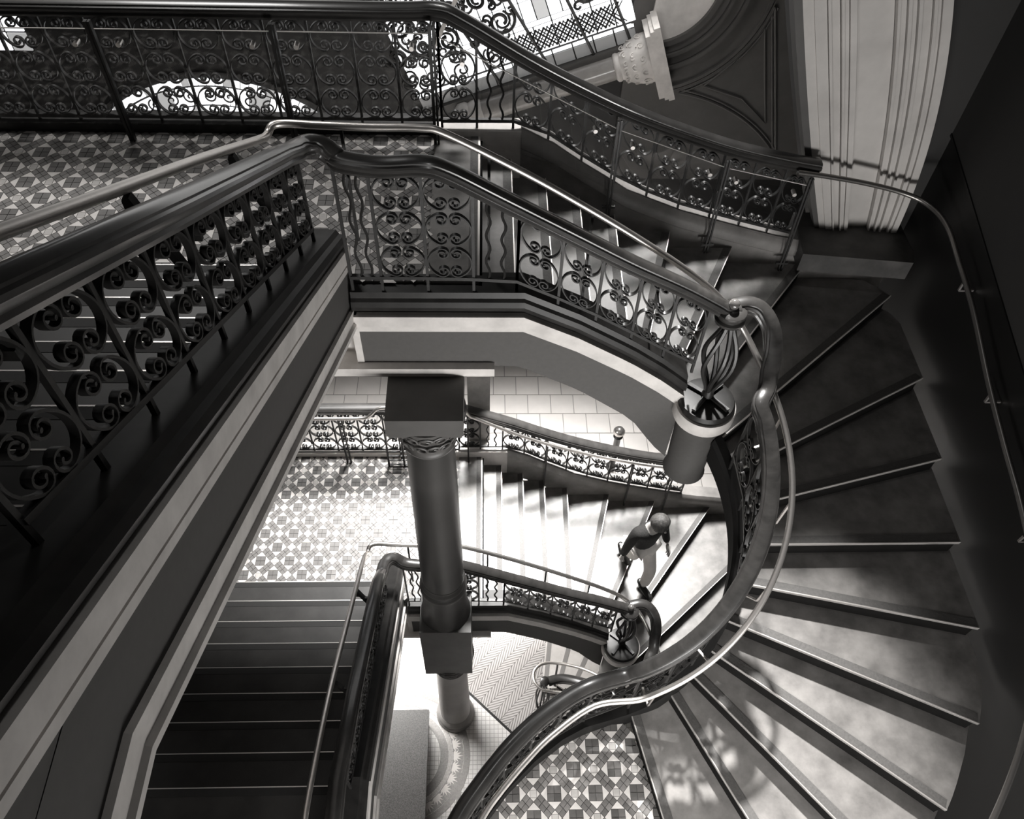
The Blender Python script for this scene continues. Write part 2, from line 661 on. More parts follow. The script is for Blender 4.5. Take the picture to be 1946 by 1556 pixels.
# entrance mat of ribbed strips
A_ = Vector((0.73, -0.683, 0)).normalized()
B_ = Vector((0.683, 0.73, 0))
B_.normalize()
mt = thing('entrance_mat', 'ribbed herringbone entrance mat sunk in the bright ground floor', 'mat', (0.3, 3.9, TG))
m0 = Vector((-0.75, 4.14, TG))
mb = MB()
q = [m0, m0 + A_ * 1.9, m0 + A_ * 1.9 + B_ * 2.4, m0 + B_ * 2.4]
mb.prism([(p.x, p.y) for p in q], TG, TG + 0.008)
obj('mat_frame', mb, stone_d, mt)
rib = [rib_mat('mat_rib_a', math.radians(75)), rib_mat('mat_rib_b', math.radians(15))]
for i in range(15):
    a = m0 + A_ * (0.03 + i * 0.123)
    q = [a + B_ * 0.03, a + A_ * 0.119 + B_ * 0.03, a + A_ * 0.119 + B_ * 2.37, a + B_ * 2.37]
    mb = MB()
    mb.prism([(p.x, p.y) for p in q], TG + 0.008, TG + 0.014)
    obj('mat_strip', mb, rib[i % 2], mt)

# granite plinth
pl = thing('granite_plinth', 'speckled grey granite slab on a low plinth beside the mosaic ring', 'plinth', (-1.1, 2.4, TG))
mb = MB()
mb.box(-1.75, -0.72, 0.8, 3.30, TG + 0.43, TG + 0.5)
obj('slab', mb, granite, pl)
mb = MB()
mb.box(-1.7, -0.75, 0.85, 3.26, TG, TG + 0.43)
obj('plinth_base', mb, stone_d, pl)


# ------------------------------------------------------------------ straight flights
def straight_flight(T, y1, g, n, x0, x1, label, dx=0.0, ytop=0.3):
    sl = R_ / g
    fl = thing('straight_flight', label, 'staircase', (-1.8, y1, T))
    for k in range(1, n + 1):
        y = y1 - g * (k - 1)
        z = T + R_ * k
        mb = MB()
        yb = y - g - 0.03 if k < n else ytop
        mb.box(x0, x1, yb, y, z - 0.045, z)
        mb.box(x0, x1, y - 0.05, y - 0.03, z - R_, z - 0.045, 1)
        st = obj('step', mb, [tread_d, riser_m], fl)
        mb = MB()
        mb.box(x0, x1, y - 0.06, y - 0.006, z, z + 0.002)
        obj('grip_strip', mb, strip_d, st)
        mb = MB()
        mb.box(x0, x1, y - 0.004, y + 0.003, z - 0.006, z + 0.003)
        obj('metal_nosing', mb, nose_m, st)
    X = -0.93 + dx
    yl = y1 - g * (n - 1)

    def pz(y):
        return T + R_ + (y1 - y) * sl if y > yl else T + R_ * n + 0.02
    ys = [y1 + 0.13, yl, yl - 0.02, ytop]
    path = [(X, y, pz(y)) for y in ys]           # travelling -y: right-hand side is -x, so n = -a
    kerb = [(-0.0, 0.24), (0.1, 0.24), (0.1, -0.3), (-0.08, -0.3), (-0.08, 0.11), (-0.105, 0.13), (-0.115, 0.165), (-0.1, 0.195), (-0.075, 0.205), (-0.06, 0.235)]
    path2 = [(X, y, T + R_ + (y1 - y) * sl) for y in (y1 + 0.13, 1.5, ytop)] if T == TU else path
    mb = MB()
    mb.sweep(path2, kerb, vertical=True)
    obj('string_kerb', mb, stone_d, fl, smooth=30)
    mb = MB()
    mb.sweep(path2, [(-0.05, -0.05), (-0.115, -0.05), (-0.115, -0.01), (-0.108, 0.0), (-0.12, 0.01), (-0.12, 0.105), (-0.05, 0.105)], vertical=True)
    obj('string_band', mb, plast_l, fl)
    mb = MB()
    mb.sweep(path, [(0.1, -0.42), (-0.095, -0.42), (-0.095, -0.05), (0.1, -0.05)], vertical=True)
    if T == TU:
        q = [(yl + 0.01, pz(yl) - 0.06), (ytop, pz(ytop) - 0.1), (ytop, T + R_ + (y1 - ytop) * sl - 0.05), (yl + 0.01, pz(yl + 0.01) - 0.04)]
        mb.add([(X + 0.095, y, z) for y, z in q] + [(X - 0.05, y, z) for y, z in q], [(0, 1, 2, 3), (7, 6, 5, 4), (0, 4, 5, 1), (1, 5, 6, 2), (2, 6, 7, 3), (3, 7, 4, 0)])
    obj('string_face', mb, plast_m, fl)
    mb = MB()
    mb.sweep(path, [(0.1, -0.5), (-0.125, -0.5), (-0.125, -0.47), (-0.11, -0.455), (-0.115, -0.36), (-0.09, -0.355), (0.1, -0.355)], vertical=True)
    obj('string_bead', mb, plast_l, fl)
    mb = MB()
    pth = [(x0 / 2 + X / 2, y, pz(y)) for y in ys]
    hw = (X - x0) / 2
    mb.sweep(pth, [(-hw, -0.45), (-hw, -0.25), (hw, -0.25), (hw, -0.45)], vertical=True)
    obj('soffit', mb, plast_l, fl)
    return fl, pz


fl_u, pz_u = straight_flight(TU, 3.607, 0.304, 11, -2.9, -0.99, 'dark straight flight rising from the upper tiled landing at the left', ytop=-0.3)
fl_l, pz_l = straight_flight(TL, 3.78, 0.287, 9, -2.9, -1.02, 'straight flight with bright metal nosings rising from the sunlit lower landing', dx=-0.03, ytop=-0.6)

# ------------------------------------------------------------------ curved flights
NOS = {18: ((-0.07, 4.5), 90), 17: ((0.192, 4.5), 90), 16: ((0.456, 4.5), 90), 15: ((0.725, 4.5), 90), 14: ((1.01, 4.5), 89), 13: ((1.42, 4.85), 75),
       12: ((1.90, 4.84), 64), 11: ((2.5, 4.86), 52.3), 10: ((2.9, 4.45), 40.8), 9: ((2.85, 3.79), 27.7), 8: ((2.84, 3.30), 14.6), 7: ((2.8, 2.843), 0.3),
       6: ((2.8, 2.41), -12.5), 5: ((2.66, 1.98), -25.4), 4: ((2.47, 1.6), -38.5), 3: ((2.03, 1.53), -50.4), 2: ((1.66, 1.5), -64), 1: ((1.2, 1.53), -78.3), 0: ((0.9, 1.6), -92)}
WALLX = 3.55


def curved_flight(T, yo, label, kmin=1):
    Z0 = T - 18 * R_
    arc = [(CC.x + 2.72 * math.cos(a), CC.y + 2.72 * math.sin(a)) for a in [math.radians(d) for d in range(-18, -101, -6)]]
    outer = [(-0.2, yo), (3.25, yo), (WALLX, yo - 0.3)] + [(WALLX, 2.1)] + arc + [(0.45, -0.4)]

    def hit(p, d):
        best = None
        for a, b in zip(outer, outer[1:]):
            ex, ey = b[0] - a[0], b[1] - a[1]
            den = d.x * ey - d.y * ex
            if abs(den) < 1e-9:
                continue
            t = ((a[0] - p.x) * ey - (a[1] - p.y) * ex) / den
            s = ((a[0] - p.x) * d.y - (a[1] - p.y) * d.x) / den
            if t > 0 and -1e-6 <= s <= 1 + 1e-6 and (best is None or t < best):
                best = t
        return best if best is not None else 1.0

    def inner(p, d, ang):
        q = p + d * ((3.64 - p.y) / d.y) if d.y > 0.3 else None
        if q is not None and q.x < 1.5:
            return q
        # circle radius 0.93 about the centre
        w = p - CC
        b = w.dot(d)
        c = w.dot(w) - 0.93 ** 2
        disc = b * b - c
        t = -b + math.sqrt(disc) if disc > 0 else -b
        q2 = p + d * t
        if q is not None and q2.y > 3.64:
            return q
        return q2

    def line(kk):
        k0 = int(math.floor(kk))
        t = kk - k0
        (p0, a0) = NOS[k0]
        (p1, a1) = NOS[min(k0 + 1, 18)]
        a = math.radians(a0 + (a1 - a0) * t)
        p = Vector(p0).lerp(Vector(p1), t)
        d = Vector((math.cos(a), math.sin(a)))
        i = inner(p, d, a)
        return i, i + d * hit(i, d), d
    fl = thing('curved_flight', label, 'staircase', (2.8, 2.8, Z0))
    for k in range(kmin, 18):
        z = Z0 + R_ * k
        ins, outs = [], []
        for j in range(7):
            a, b, d = line(k + j / 6 * 1.08 if k + j / 6 * 1.08 < 18 else 18)
            ins.append(a)
            outs.append(b)
        # include the corner of the outer boundary
        poly = [(p.x, p.y) for p in ins] + [(p.x, p.y) for p in outs[::-1]]
        mb = MB()
        mb.prism(poly, z - 0.03, z)
        i0, o0, d0 = line(k)
        nrm = Vector((-d0.y, d0.x))         # towards the next (higher) step
        a, b = i0 + nrm * 0.014, o0 + nrm * 0.014 - d0 * 0.02
        c, e = b + nrm * 0.02, a + nrm * 0.02
        mb.prism([tuple(a), tuple(b), tuple(c), tuple(e)], z - R_, z - 0.03, 1)
        st = obj('step', mb, [tread_m, riser_m], fl)
        mb = MB()
        mb.prism([tuple(i0 + nrm * 0.006 + d0 * 0.01), tuple(o0 + nrm * 0.006 - d0 * 0.012), tuple(o0 + nrm * 0.066 - d0 * 0.02), tuple(i0 + nrm * 0.066 + d0 * 0.01)], z, z + 0.002)
        obj('grip_strip', mb, strip_m, st)
        mb = MB()
        mb.prism([tuple(i0 - nrm * 0.002), tuple(o0 - nrm * 0.002), tuple(o0 + nrm * 0.005), tuple(i0 + nrm * 0.005)], z - 0.006, z + 0.003)
        obj('metal_nosing', mb, nose_m, st)
    # riser below the landing edge
    mb = MB()
    mb.box(-0.04, -0.02, 3.64, yo, T - R_, T - 0.02)
    obj('riser', mb, riser_m, fl)
    # inner curved string, under the iron balustrade
    path = []
    for i in range(41):
        a = math.radians(38 - i * 128 / 40)
        kk = 7 + math.degrees(a) / 13.3
        path.append((CC.x + 0.89 * math.cos(a), CC.y + 0.89 * math.sin(a), Z0 + R_ * kk))
    if T == TU:
        path += [(x, y, HH + 0.1 - 0.01 * i) for i, (x, y) in enumerate(S_RAIL[1:])]
    # travelling clockwise: right-hand side is towards the well
    mb = MB()
    mb.sweep(path, [(-0.05, -0.16), (-0.05, 0.1), (0.02, 0.1), (0.045, 0.07), (0.045, 0.02), (0.03, 0.0), (0.03, -0.16)], vertical=True)
    obj('inner_string', mb, mat('black_string_stone', 0.008, 0.7, var=0.2, spec=0.12), fl, smooth=30)
    return fl


cf_u = curved_flight(TU, 5.13, 'wide curved flight of worn dark steps sweeping round the right side')
cf_l = curved_flight(TL, 5.45, 'sunlit lower curved flight the walking person stands on')

# ground-floor steps rising to the right under the lower flight
gs = thing('ground_flight', 'short pale striped flight rising from the herringbone mat', 'staircase', (1.2, 4.1, TG))
GN = [((0.81, 4.1), 82), ((1.06, 4.1), 72), ((1.28, 3.95), 63), ((1.46, 3.73), 52), ((1.66, 3.6), 44), ((1.85, 3.45), 36), ((2.0, 3.2), 28)]
for k in range(6):
    (p0, a0), (p1, a1) = GN[k], GN[k + 1]
    z = TG + R_ * (k + 1)
    d0 = Vector((math.cos(math.radians(a0)), math.sin(math.radians(a0))))
    d1 = Vector((math.cos(math.radians(a1)), math.sin(math.radians(a1))))
    c0, c1 = Vector(p0), Vector(p1)
    n0 = Vector((d0.y, -d0.x))
    q = [c0 - d0 * 0.45, c0 + d0 * 1.2, c1 + d1 * 1.2 + n0 * 0.05, c1 - d1 * 0.45 + n0 * 0.05]
    mb = MB()
    mb.prism([tuple(v) for v in q], z - 0.05, z)
    mb.prism([tuple(c0 - d0 * 0.45 + n0 * 0.03), tuple(c0 + d0 * 1.2 + n0 * 0.03), tuple(c0 + d0 * 1.2 + n0 * 0.05), tuple(c0 - d0 * 0.45 + n0 * 0.05)], z - R_, z - 0.05, 1)
    st = obj('step', mb, [mat('pale_ground_tread', 0.5, 0.4, var=0.15, scale=5), riser_m], gs)
    mb = MB()
    mb.prism([tuple(c0 - d0 * 0.44 + n0 * 0.02), tuple(c0 + d0 * 1.19 + n0 * 0.02), tuple(c0 + d0 * 1.19 + n0 * 0.08), tuple(c0 - d0 * 0.44 + n0 * 0.08)], z, z + 0.002)
    obj('grip_strip', mb, mat('grey_grip_strip', 0.2, 0.6), st)

# ------------------------------------------------------------------ well edge: kerb, cornice band, fascia, drum
EDGE = [(-0.82, 0.0), (0.24, 0.0), (0.6, -0.19), (0.975, -0.435), (1.2, -0.61), (1.352, -0.745), (1.43, -0.82)]
FBOT = [(-0.82, -0.645), (0.06, -0.645), (0.25, -0.70), (0.65, -0.938), (1.067, -1.277), (1.278, -1.616), (1.43, -1.80)]
DRUM = (1.565, 3.53)


def well_edge(T, label):
    e = thing('landing_edge', label, 'landing edge', (0.2, 3.6, T - 0.3))
    xs = [-0.82, 0.20, 0.24, 0.30] + [0.4 + i * 0.1 for i in range(11)]
    path = [(x, 3.60, T + interp(EDGE, x)) for x in xs]
    mb = MB()     # travelling +x: right-hand side = -y = the well
    mb.sweep(path, [(-0.16, -0.3), (0.02, -0.3), (0.02, -0.17), (0.05, -0.15), (0.062, -0.11), (0.05, -0.075), (0.03, -0.06), (0.02, -0.02), (-0.16, -0.02)], vertical=True)
    obj('kerb', mb, stone_d, e, smooth=30)
    mb = MB()
    mb.sweep(path, [(0.0, -0.33), (0.055, -0.33), (0.055, -0.29), (0.065, -0.28), (0.065, -0.19), (0.0, -0.19)], vertical=True)
    obj('cornice_band', mb, plast_l, e)
    # fascia
    mb = MB()
    vs, fs = [], []
    for x in xs:
        zt, zb = T + interp(EDGE, x) - 0.32, T + interp(FBOT, x)
        vs += [(x, 3.56, zt), (x, 3.56, zb), (x, 3.74, zb), (x, 3.74, zt)]
    for i in range(len(xs) - 1):
        for a in range(4):
            b = (a + 1) % 4
            fs.append((4 * i + a, 4 * i + b, 4 * i + 4 + b, 4 * i + 4 + a))
    fs.append((3, 2, 1, 0))
    fs.append(tuple(4 * len(xs) - 4 + a for a in range(4)))
    mb.add(vs, fs)
    obj('fascia', mb, plast_m, e)
    mb = MB()
    mb.box(-0.845, -0.80, 3.555, 3.75, T - 0.645, T - 0.19)
    obj('corner_bead', mb, plast_l, e)
    mb = MB()
    mb.box(-2.9, -0.84, 3.66, 3.76, T - 0.645, T - 0.3)
    obj('end_panel', mb, plast_w, e)
    mb = MB()
    mb.box(-2.9, 0.06, 3.50, 3.66, T - 0.69, T - 0.645)
    mb.box(-2.9, 0.06, 3.515, 3.66, T - 0.72, T - 0.695)
    mb.box(-2.9, 0.06, 3.525, 3.66, T - 0.75, T - 0.715)
    obj('bearing_ledge', mb, plast_l, e)
    zt = T + interp(EDGE, 1.43)
    mb = MB()
    mb.lathe((DRUM[0], DRUM[1], 0), [(0.05, zt - 1.08), (0.145, zt - 1.08), (0.165, zt - 1.05), (0.15, zt - 1.0), (0.172, zt - 0.36), (0.172, zt - 0.33)], 32)
    obj('newel_drum', mb, plast_m, e, smooth=40)
    mb = MB()
    mb.lathe((DRUM[0], DRUM[1], 0), [(0.05, zt - 0.35), (0.215, zt - 0.35), (0.222, zt - 0.33), (0.222, zt - 0.25), (0.215, zt - 0.235), (0.05, zt - 0.235)], 40)
    obj('drum_band', mb, plast_l, e, smooth=40)
    mb = MB()
    mb.lathe((DRUM[0], DRUM[1], 0), [(0.05, zt - 0.24), (0.19, zt - 0.24), (0.205, zt - 0.21), (0.19, zt - 0.18), (0.16, zt - 0.175), (0.05, zt - 0.175)], 40)
    obj('drum_kerb', mb, stone_d, e, smooth=40)
    return e


well_edge(TU, 'cornice and fascia along the upper landing edge ending in a rounded drum')
well_edge(TL, 'cornice and fascia along the lower landing edge behind the column')

# ------------------------------------------------------------------ wrought-iron balustrades
SCROLL = {}


def scroll_path(w, hu, side):
    a, b = 0.455 * w, 0.475 * hu
    pts = []
    R0 = 0.15 * w

    def half(sgn):
        out = []
        ea = math.radians(118)
        ex, ey = a * math.cos(ea), b * math.sin(ea)
        t = Vector((a * math.sin(ea), -b * math.cos(ea))).normalized()     # heading towards the top centre
        c = Vector((ex, ey)) + Vector((t.y, -t.x)) * R0
        st = math.atan2(ey - c.y, ex - c.x)
        N = 22
        for i in range(1, N + 1):
            f = i / N
            r = R0 * (1 - 0.72 * f)
            an = st - f * 2 * PI * 1.35
            out.append((c.x + r * math.cos(an), c.y + r * math.sin(an)))
        return [(x, y * sgn) for x, y in out]
    top = half(1)
    bot = half(-1)
    arc = []
    for i in range(15):
        an = math.radians(118 + (242 - 118) * i / 14)
        arc.append((a * math.cos(an), b * math.sin(an)))
    pts = top[::-1] + arc + bot
    return [((x if side < 0 else -x), y) for x, y in pts]


def scroll_mesh(w, hu, slope, side):
    key = (round(w, 2), round(hu, 2), round(slope, 2), side)
    if key in SCROLL:
        return SCROLL[key]
    w, hu, slope, side = key
    pts = scroll_path(w, hu, side)
    P = [Vector((x, 0, y + slope * x)) for x, y in pts]
    t, d = 0.0075, 0.024
    vs, fs = [], []
    n = len(P)
    for i, p in enumerate(P):
        tg = (P[min(i + 1, n - 1)] - P[max(i - 1, 0)]).normalized()
        nn = Vector((-tg.z, 0, tg.x))
        k = 1.0
        for s, q in ((-1, -1), (1, -1), (1, 1), (-1, 1)):
            vs.append(p + nn * s * t / 2 * k + Vector((0, q * d / 2, 0)))
    for i in range(n - 1):
        for a in range(4):
            b = (a + 1) % 4
            fs.append((4 * i + a, 4 * i + b, 4 * i + 4 + b, 4 * i + 4 + a))
    fs += [(3, 2, 1, 0), tuple(4 * n - 4 + a for a in range(4))]
    mb = MB()
    mb.add(vs, fs)
    # solid eyes
    for e in (P[0], P[-1]):
        mb.lathe(e, [(0.0065, -0.015), (0.0065, 0.015)], 8, axis=(0, 1, 0))
    SCROLL[key] = mb.mesh('scroll', iron, 35)
    return SCROLL[key]


def balustrade(label, bars, h, units, foot, base, wavy=(), group=None, skip=(), solid_posts=(), topz=None):
    """bars: list of (x, y, z of the bottom iron rail); panels of scrolls between them"""
    e = thing('balustrade', label, 'balustrade', base, group)
    B = [Vector(b) for b in bars]
    for i, b in enumerate(B):
        mb = MB()
        wd = 0.03 if i in solid_posts else 0.017
        tz = topz(b) if topz else h
        mb.box(b.x - wd / 2, b.x + wd / 2, b.y - wd / 2, b.y + wd / 2, b.z - foot, b.z + tz)
        obj('baluster', mb, iron, e)
    mb = MB()
    mb.sweep([tuple(b) for b in B], [(-0.014, -0.012), (0.014, -0.012), (0.014, 0.012), (-0.014, 0.012)], vertical=True)
    obj('bottom_rail', mb, iron, e)
    for i in range(len(B) - 1):
        a, b = B[i], B[i + 1]
        w = Vector((b.x - a.x, b.y - a.y)).length
        mid = (a + b) / 2
        slope = (b.z - a.z) / w
        ang = math.atan2(b.y - a.y, b.x - a.x)
        if i in skip:
            continue
        if i in wavy:
            for f in (0.33, 0.67):
                p = a.lerp(b, f)
                tz = topz(p) if topz else h
                pts = [(p.x + 0.012 * math.sin(j * 0.85) * math.cos(ang), p.y + 0.012 * math.sin(j * 0.85) * math.sin(ang), p.z + tz * j / 24) for j in range(25)]
                mb = MB()
                mb.tube(pts, 0.0085, 6)
                obj('wavy_bar', mb, iron, e, True)
            continue
        hu = h / units
        for u in range(units):
            for side in (-1, 1):
                me = scroll_mesh(w, hu, slope, side)
                o = link('scroll', me, e, (mid.x, mid.y, mid.z + hu * (u + 0.5)))
                o.rotation_euler = (0, 0, ang)
    return e


# rail curves -------------------------------------------------
RIN = [(-0.74, 0.905), (-0.55, 0.875), (-0.335, 0.885), (-0.2, 0.846), (0.08, 0.679), (0.533, 0.407), (0.863, 0.209), (1.213, 0.018), (1.45, -0.13)]
BIN = [(-0.80, 0.09), (-0.23, 0.09), (0.18, 0.07), (0.583, -0.144), (0.86, -0.32), (1.14, -0.51), (1.45, -0.71)]
ROUT = [(-0.31, 0.89), (-0.145, 0.823), (0.28, 0.568), (0.65, 0.371), (1.04, 0.185), (1.45, 0.027), (1.87, -0.11), (2.3, -0.212), (2.54, -0.256)]
BOUT = [(-0.31, 0.10), (0.26, 0.105), (0.49, -0.007), (0.70, -0.16), (1.13, -0.44), (1.577, -0.628), (2.03, -0.768), (2.5, -0.9), (2.78, -0.95)]
PROF = [(-0.048, -0.045), (0.048, -0.045), (0.052, -0.03), (0.046, -0.018), (0.056, -0.006), (0.06, 0.008), (0.055, 0.02), (0.044, 0.026), (0.043, 0.034),
        (0.03, 0.043), (0.0, 0.047), (-0.03, 0.043), (-0.043, 0.034), (-0.044, 0.026), (-0.055, 0.02), (-0.06, 0.008), (-0.056, -0.006), (-0.046, -0.018), (-0.052, -0.03)]


def wind_z(T, deg, h):
    return T - 18 * R_ + R_ * (7 + deg / 13.3) + h


def inner_balustrades(T, nm, X, pz, y_top, deg_end, ycorner):
    up = nm == 'upper'
    # straight flight side
    ys = [3.44 - 0.29 * i for i in range(int((3.44 - y_top) / 0.29) + 1)]
    balustrade('black scroll balustrade along the %s straight flight' % nm, [(X, y, pz(y) + 0.325) for y in ys], 0.45, 2, 0.09, (X, 2.5, T + 0.5), group='scroll balustrades')
    # landing and straight part of the curved flight
    xs = [-0.80, -0.62, -0.345, -0.07, 0.19, 0.45, 0.70, 0.95, 1.19, 1.42]
    xs2 = [x for x in xs if x >= 0.19]
    balustrade('black scroll balustrade along the edge of the %s landing' % nm, [(x, 3.60, T + interp(BIN, x)) for x in xs[:5]], 0.74, 3, 0.11, (-0.3, 3.6, T), wavy=(0, 3), group='scroll balustrades',
               topz=lambda b: T + interp(RIN, b.x) - 0.02 - b.z)
    balustrade('short sloping scroll balustrade from the %s landing down to the newel' % nm, [(x, 3.60, T + interp(BIN, x)) for x in xs2], 0.53, 2, 0.1, (0.8, 3.6, T - 0.4), group='scroll balustrades',
               topz=lambda b: T + interp(RIN, b.x) - 0.02 - b.z)
    # winding part
    degs = [26 - 15.5 * i for i in range(int((26 - deg_end) / 15.5) + 1)]
    bars = [(CC.x + 0.89 * math.cos(math.radians(d)), CC.y + 0.89 * math.sin(math.radians(d)), wind_z(T, d, 0.27)) for d in degs]
    if up:
        bars += [(0.74, 1.873, HH + 0.27), (0.52, 1.76, HH + 0.24), (0.32, 1.62, HH + 0.22), (0.125, 1.438, HH + 0.2), (-0.03, 1.25, HH + 0.2), (-0.17, 1.055, HH + 0.2), (-0.28, 0.82, HH + 0.2)]
    balustrade('black scroll balustrade winding down the inside of the %s curved flight' % nm, bars, 0.58, 2, 0.18, (1.8, 2.6, T - 2.5), group='scroll balustrades')
    # wooden handrail
    path = [(X, y, pz(y) + 0.82) for y in (y_top - 0.4, y_top, 2.0, 2.8, 3.2)]
    path = [Vector(p) for p in path]
    corner = [(X, 3.42, T + 1.085), (X, 3.50, T + 1.045), (X + 0.012, 3.56, T + 1.015), (X + 0.045, 3.61, T + 0.995), (X + 0.095, 3.628, T + 0.97), (X + 0.15, 3.615, T + 0.93)]
    rest = [(x, 3.60, T + z) for x, z in RIN]
    tail = [(1.52, 3.60, T - 0.175), (1.60, 3.61, T - 0.19)]
    p1 = path + cr(corner, 6) + cr([corner[-1]] + rest[0:1] + rest[1:] + tail, 5)[1:]
    hr = thing('handrail', 'moulded dark wooden handrail running down the %s flight and along the landing edge' % nm, 'handrail', (X, 3.6, T + 0.9), 'wooden handrails')
    mb = MB()
    mb.sweep(p1, PROF)
    obj('rail', mb, wood, hr, smooth=28)
    # gooseneck and winding rail
    g = [(1.56, 3.63, T - 0.185), (1.66, 3.655, T - 0.185), (1.76, 3.635, T - 0.215), (1.835, 3.56, T - 0.30), (1.86, 3.47, T - 0.43), (1.85, 3.39, T - 0.545), (1.835, 3.30, T - 0.62)]
    wd = [(CC.x + 0.89 * math.cos(math.radians(d)), CC.y + 0.89 * math.sin(math.radians(d)), wind_z(T, d, 0.91)) for d in range(24, int(deg_end) - 1, -6)]
    if up:
        wd += [(x, y, HH + 1.0) for x, y in S_RAIL[1:]]
    hr2 = thing('handrail', 'dark wooden handrail with a gooseneck winding down from the %s newel' % nm, 'handrail', (1.85, 3.0, T - 0.9), 'wooden handrails')
    mb = MB()
    mb.sweep(cr(g + wd, 5), PROF)
    obj('rail', mb, wood, hr2, smooth=28)
    # newel: iron basket, turned wooden cap, ball
    nw = thing('newel', 'iron basket newel with turned cap and ball finial on the %s drum' % nm, 'newel', (DRUM[0], DRUM[1], T - 1.0), 'newels')
    zb = T - 0.995
    for i in range(6):
        a = 2 * PI * i / 6
        pts = []
        for j in range(13):
            f = j / 12
            r = 0.025 + 0.085 * math.sin(PI * f) ** 1.3
            an = a + 0.9 * f
            pts.append((DRUM[0] + r * math.cos(an), DRUM[1] + 0.02 + 0.04 * f + r * math.sin(an), zb + 0.08 + f * 0.62))
        mb = MB()
        mb.tube(pts, 0.017, 6)
        obj('basket_strap', mb, iron, nw, True)
    mb = MB()
    mb.lathe((DRUM[0], DRUM[1] + 0.02, zb), [(0.03, 0), (0.045, 0.02), (0.04, 0.05), (0.03, 0.1)], 12)
    obj('newel_foot', mb, iron, nw, True)
    mb = MB()
    for i in range(4):
        a = PI / 4 + i * PI / 2
        mb.bar((DRUM[0], DRUM[1] + 0.02, zb + 0.015), (DRUM[0] + 0.17 * math.cos(a), DRUM[1] + 0.17 * math.sin(a), zb + 0.015), 0.03, 0.02)
    obj('foot_strap', mb, iron, nw)
    c = (1.555, 3.59, T - 0.2)
    mb = MB()
    mb.lathe(c, [(0.03, -0.075), (0.085, -0.07), (0.1, -0.055), (0.1, -0.035), (0.085, -0.022), (0.088, -0.01), (0.098, 0.005), (0.095, 0.025), (0.075, 0.038), (0.04, 0.045)], 32)
    obj('newel_cap', mb, wood, nw, smooth=45)
    mb = MB()
    mb.lathe((c[0], c[1], c[2] + 0.045), [(0.012, 0), (0.02, 0.004), (0.033, 0.02), (0.036, 0.036), (0.033, 0.052), (0.02, 0.066), (0.004, 0.071)], 24)
    obj('ball_finial', mb, mat('polished_ball', 0.12, 0.18, coat=1.0), nw, smooth=60)


inner_balustrades(TU, 'upper', -0.93, pz_u, 0.55, -90, 3.6)
inner_balustrades(TL, 'lower', -0.96, pz_l, 1.3, -70, 3.6)


# ------------------------------------------------------------------ outer balustrades (far side of the landings and outside of the flights)
def outer_side(T, yo, nm, xleft, dz):
    xs = [-0.31 - 0.283 * i for i in range(int((-0.31 - xleft) / 0.283) + 1)][::-1]
    balustrade('black scroll balustrade along the far side of the %s landing' % nm, [(x, yo, T + 0.11) for x in xs], 0.72, 3, 0.10, (-1.6, yo, T), group='scroll balustrades')
    xo = [-0.31, -0.06, 0.2, 0.46, 0.72, 0.99, 1.26, 1.53, 1.80, 2.06, 2.31, 2.52]
    balustrade('sloping black scroll balustrade on the outside of the %s curved flight' % nm, [(x, yo, T + interp(BOUT, x) + dz) for x in xo], 0.53, 2, 0.1, (1.2, yo, T - 0.4), wavy=(1,), group='scroll balustrades',
               topz=lambda b: T + interp(ROUT, b.x) + dz - 0.02 - b.z)
    hr = thing('handrail', 'dark wooden handrail along the far side of the %s landing and down the outer flight' % nm, 'handrail', (0, yo, T + 0.9), 'wooden handrails')
    path = [(xleft - 0.6, yo, T + 0.885), (-1.6, yo, T + 0.885), (-0.6, yo, T + 0.885)] + [(x, yo, T + z + dz * (0 if x < 0 else 1)) for x, z in ROUT]
    mb = MB()
    mb.sweep(cr(path, 5), [(a * 1.15, b) for a, b in PROF])
    obj('rail', mb, wood, hr, smooth=28)
    # plinth / outer string
    ks = thing('outer_kerb', 'stone kerb below the far balustrade and outer string of the %s flight' % nm, 'kerb', (0, yo, T))
    mb = MB()
    mb.box(xleft - 1.2, -0.36, yo - 0.04, yo + 0.12, T - 0.45, T + 0.075)
    obj('plinth', mb, stone_d if nm == 'upper' else plast_w, ks)
    mb = MB()
    mb.box(-0.36, 0.26, yo - 0.05, yo + 0.12, T - 0.4, T + 0.045 + dz)
    obj('corner_block', mb, plast_l, ks)
    xs = [0.26, 0.3, 0.4, 0.5, 0.6, 0.75, 0.9, 1.1, 1.3, 1.55, 1.8, 2.1, 2.4, 2.75, 3.1, 3.45]
    path = [(x, yo, T + interp(BOUT + [(3.45, -1.06)], x) + dz - 0.03) for x in xs]
    mb = MB()
    mb.sweep(path, [(-0.12, -0.5), (0.055, -0.5), (0.055, -0.17), (0.075, -0.15), (0.075, -0.09), (0.055, -0.05), (0.03, -0.02), (-0.12, -0.02)], vertical=True)
    obj('outer_string', mb, stone_m, ks, smooth=30)


outer_side(TU, 5.2, 'upper', -3.6, 0.0)
outer_side(TL, 5.5, 'lower', -2.9, 0.06)
# pier closing the lower far balustrade
mb = MB()
mb.box(-0.2, 0.0, 5.62, 5.85, TL - 0.3, TL + 1.9)
mb.box(0.0, 0.05, 5.64, 5.83, TL - 0.3, TL + 1.9)
tag(obj('pier', mb, stone_m), 'stone pier behind the far balustrade of the lower landing', 'pier')

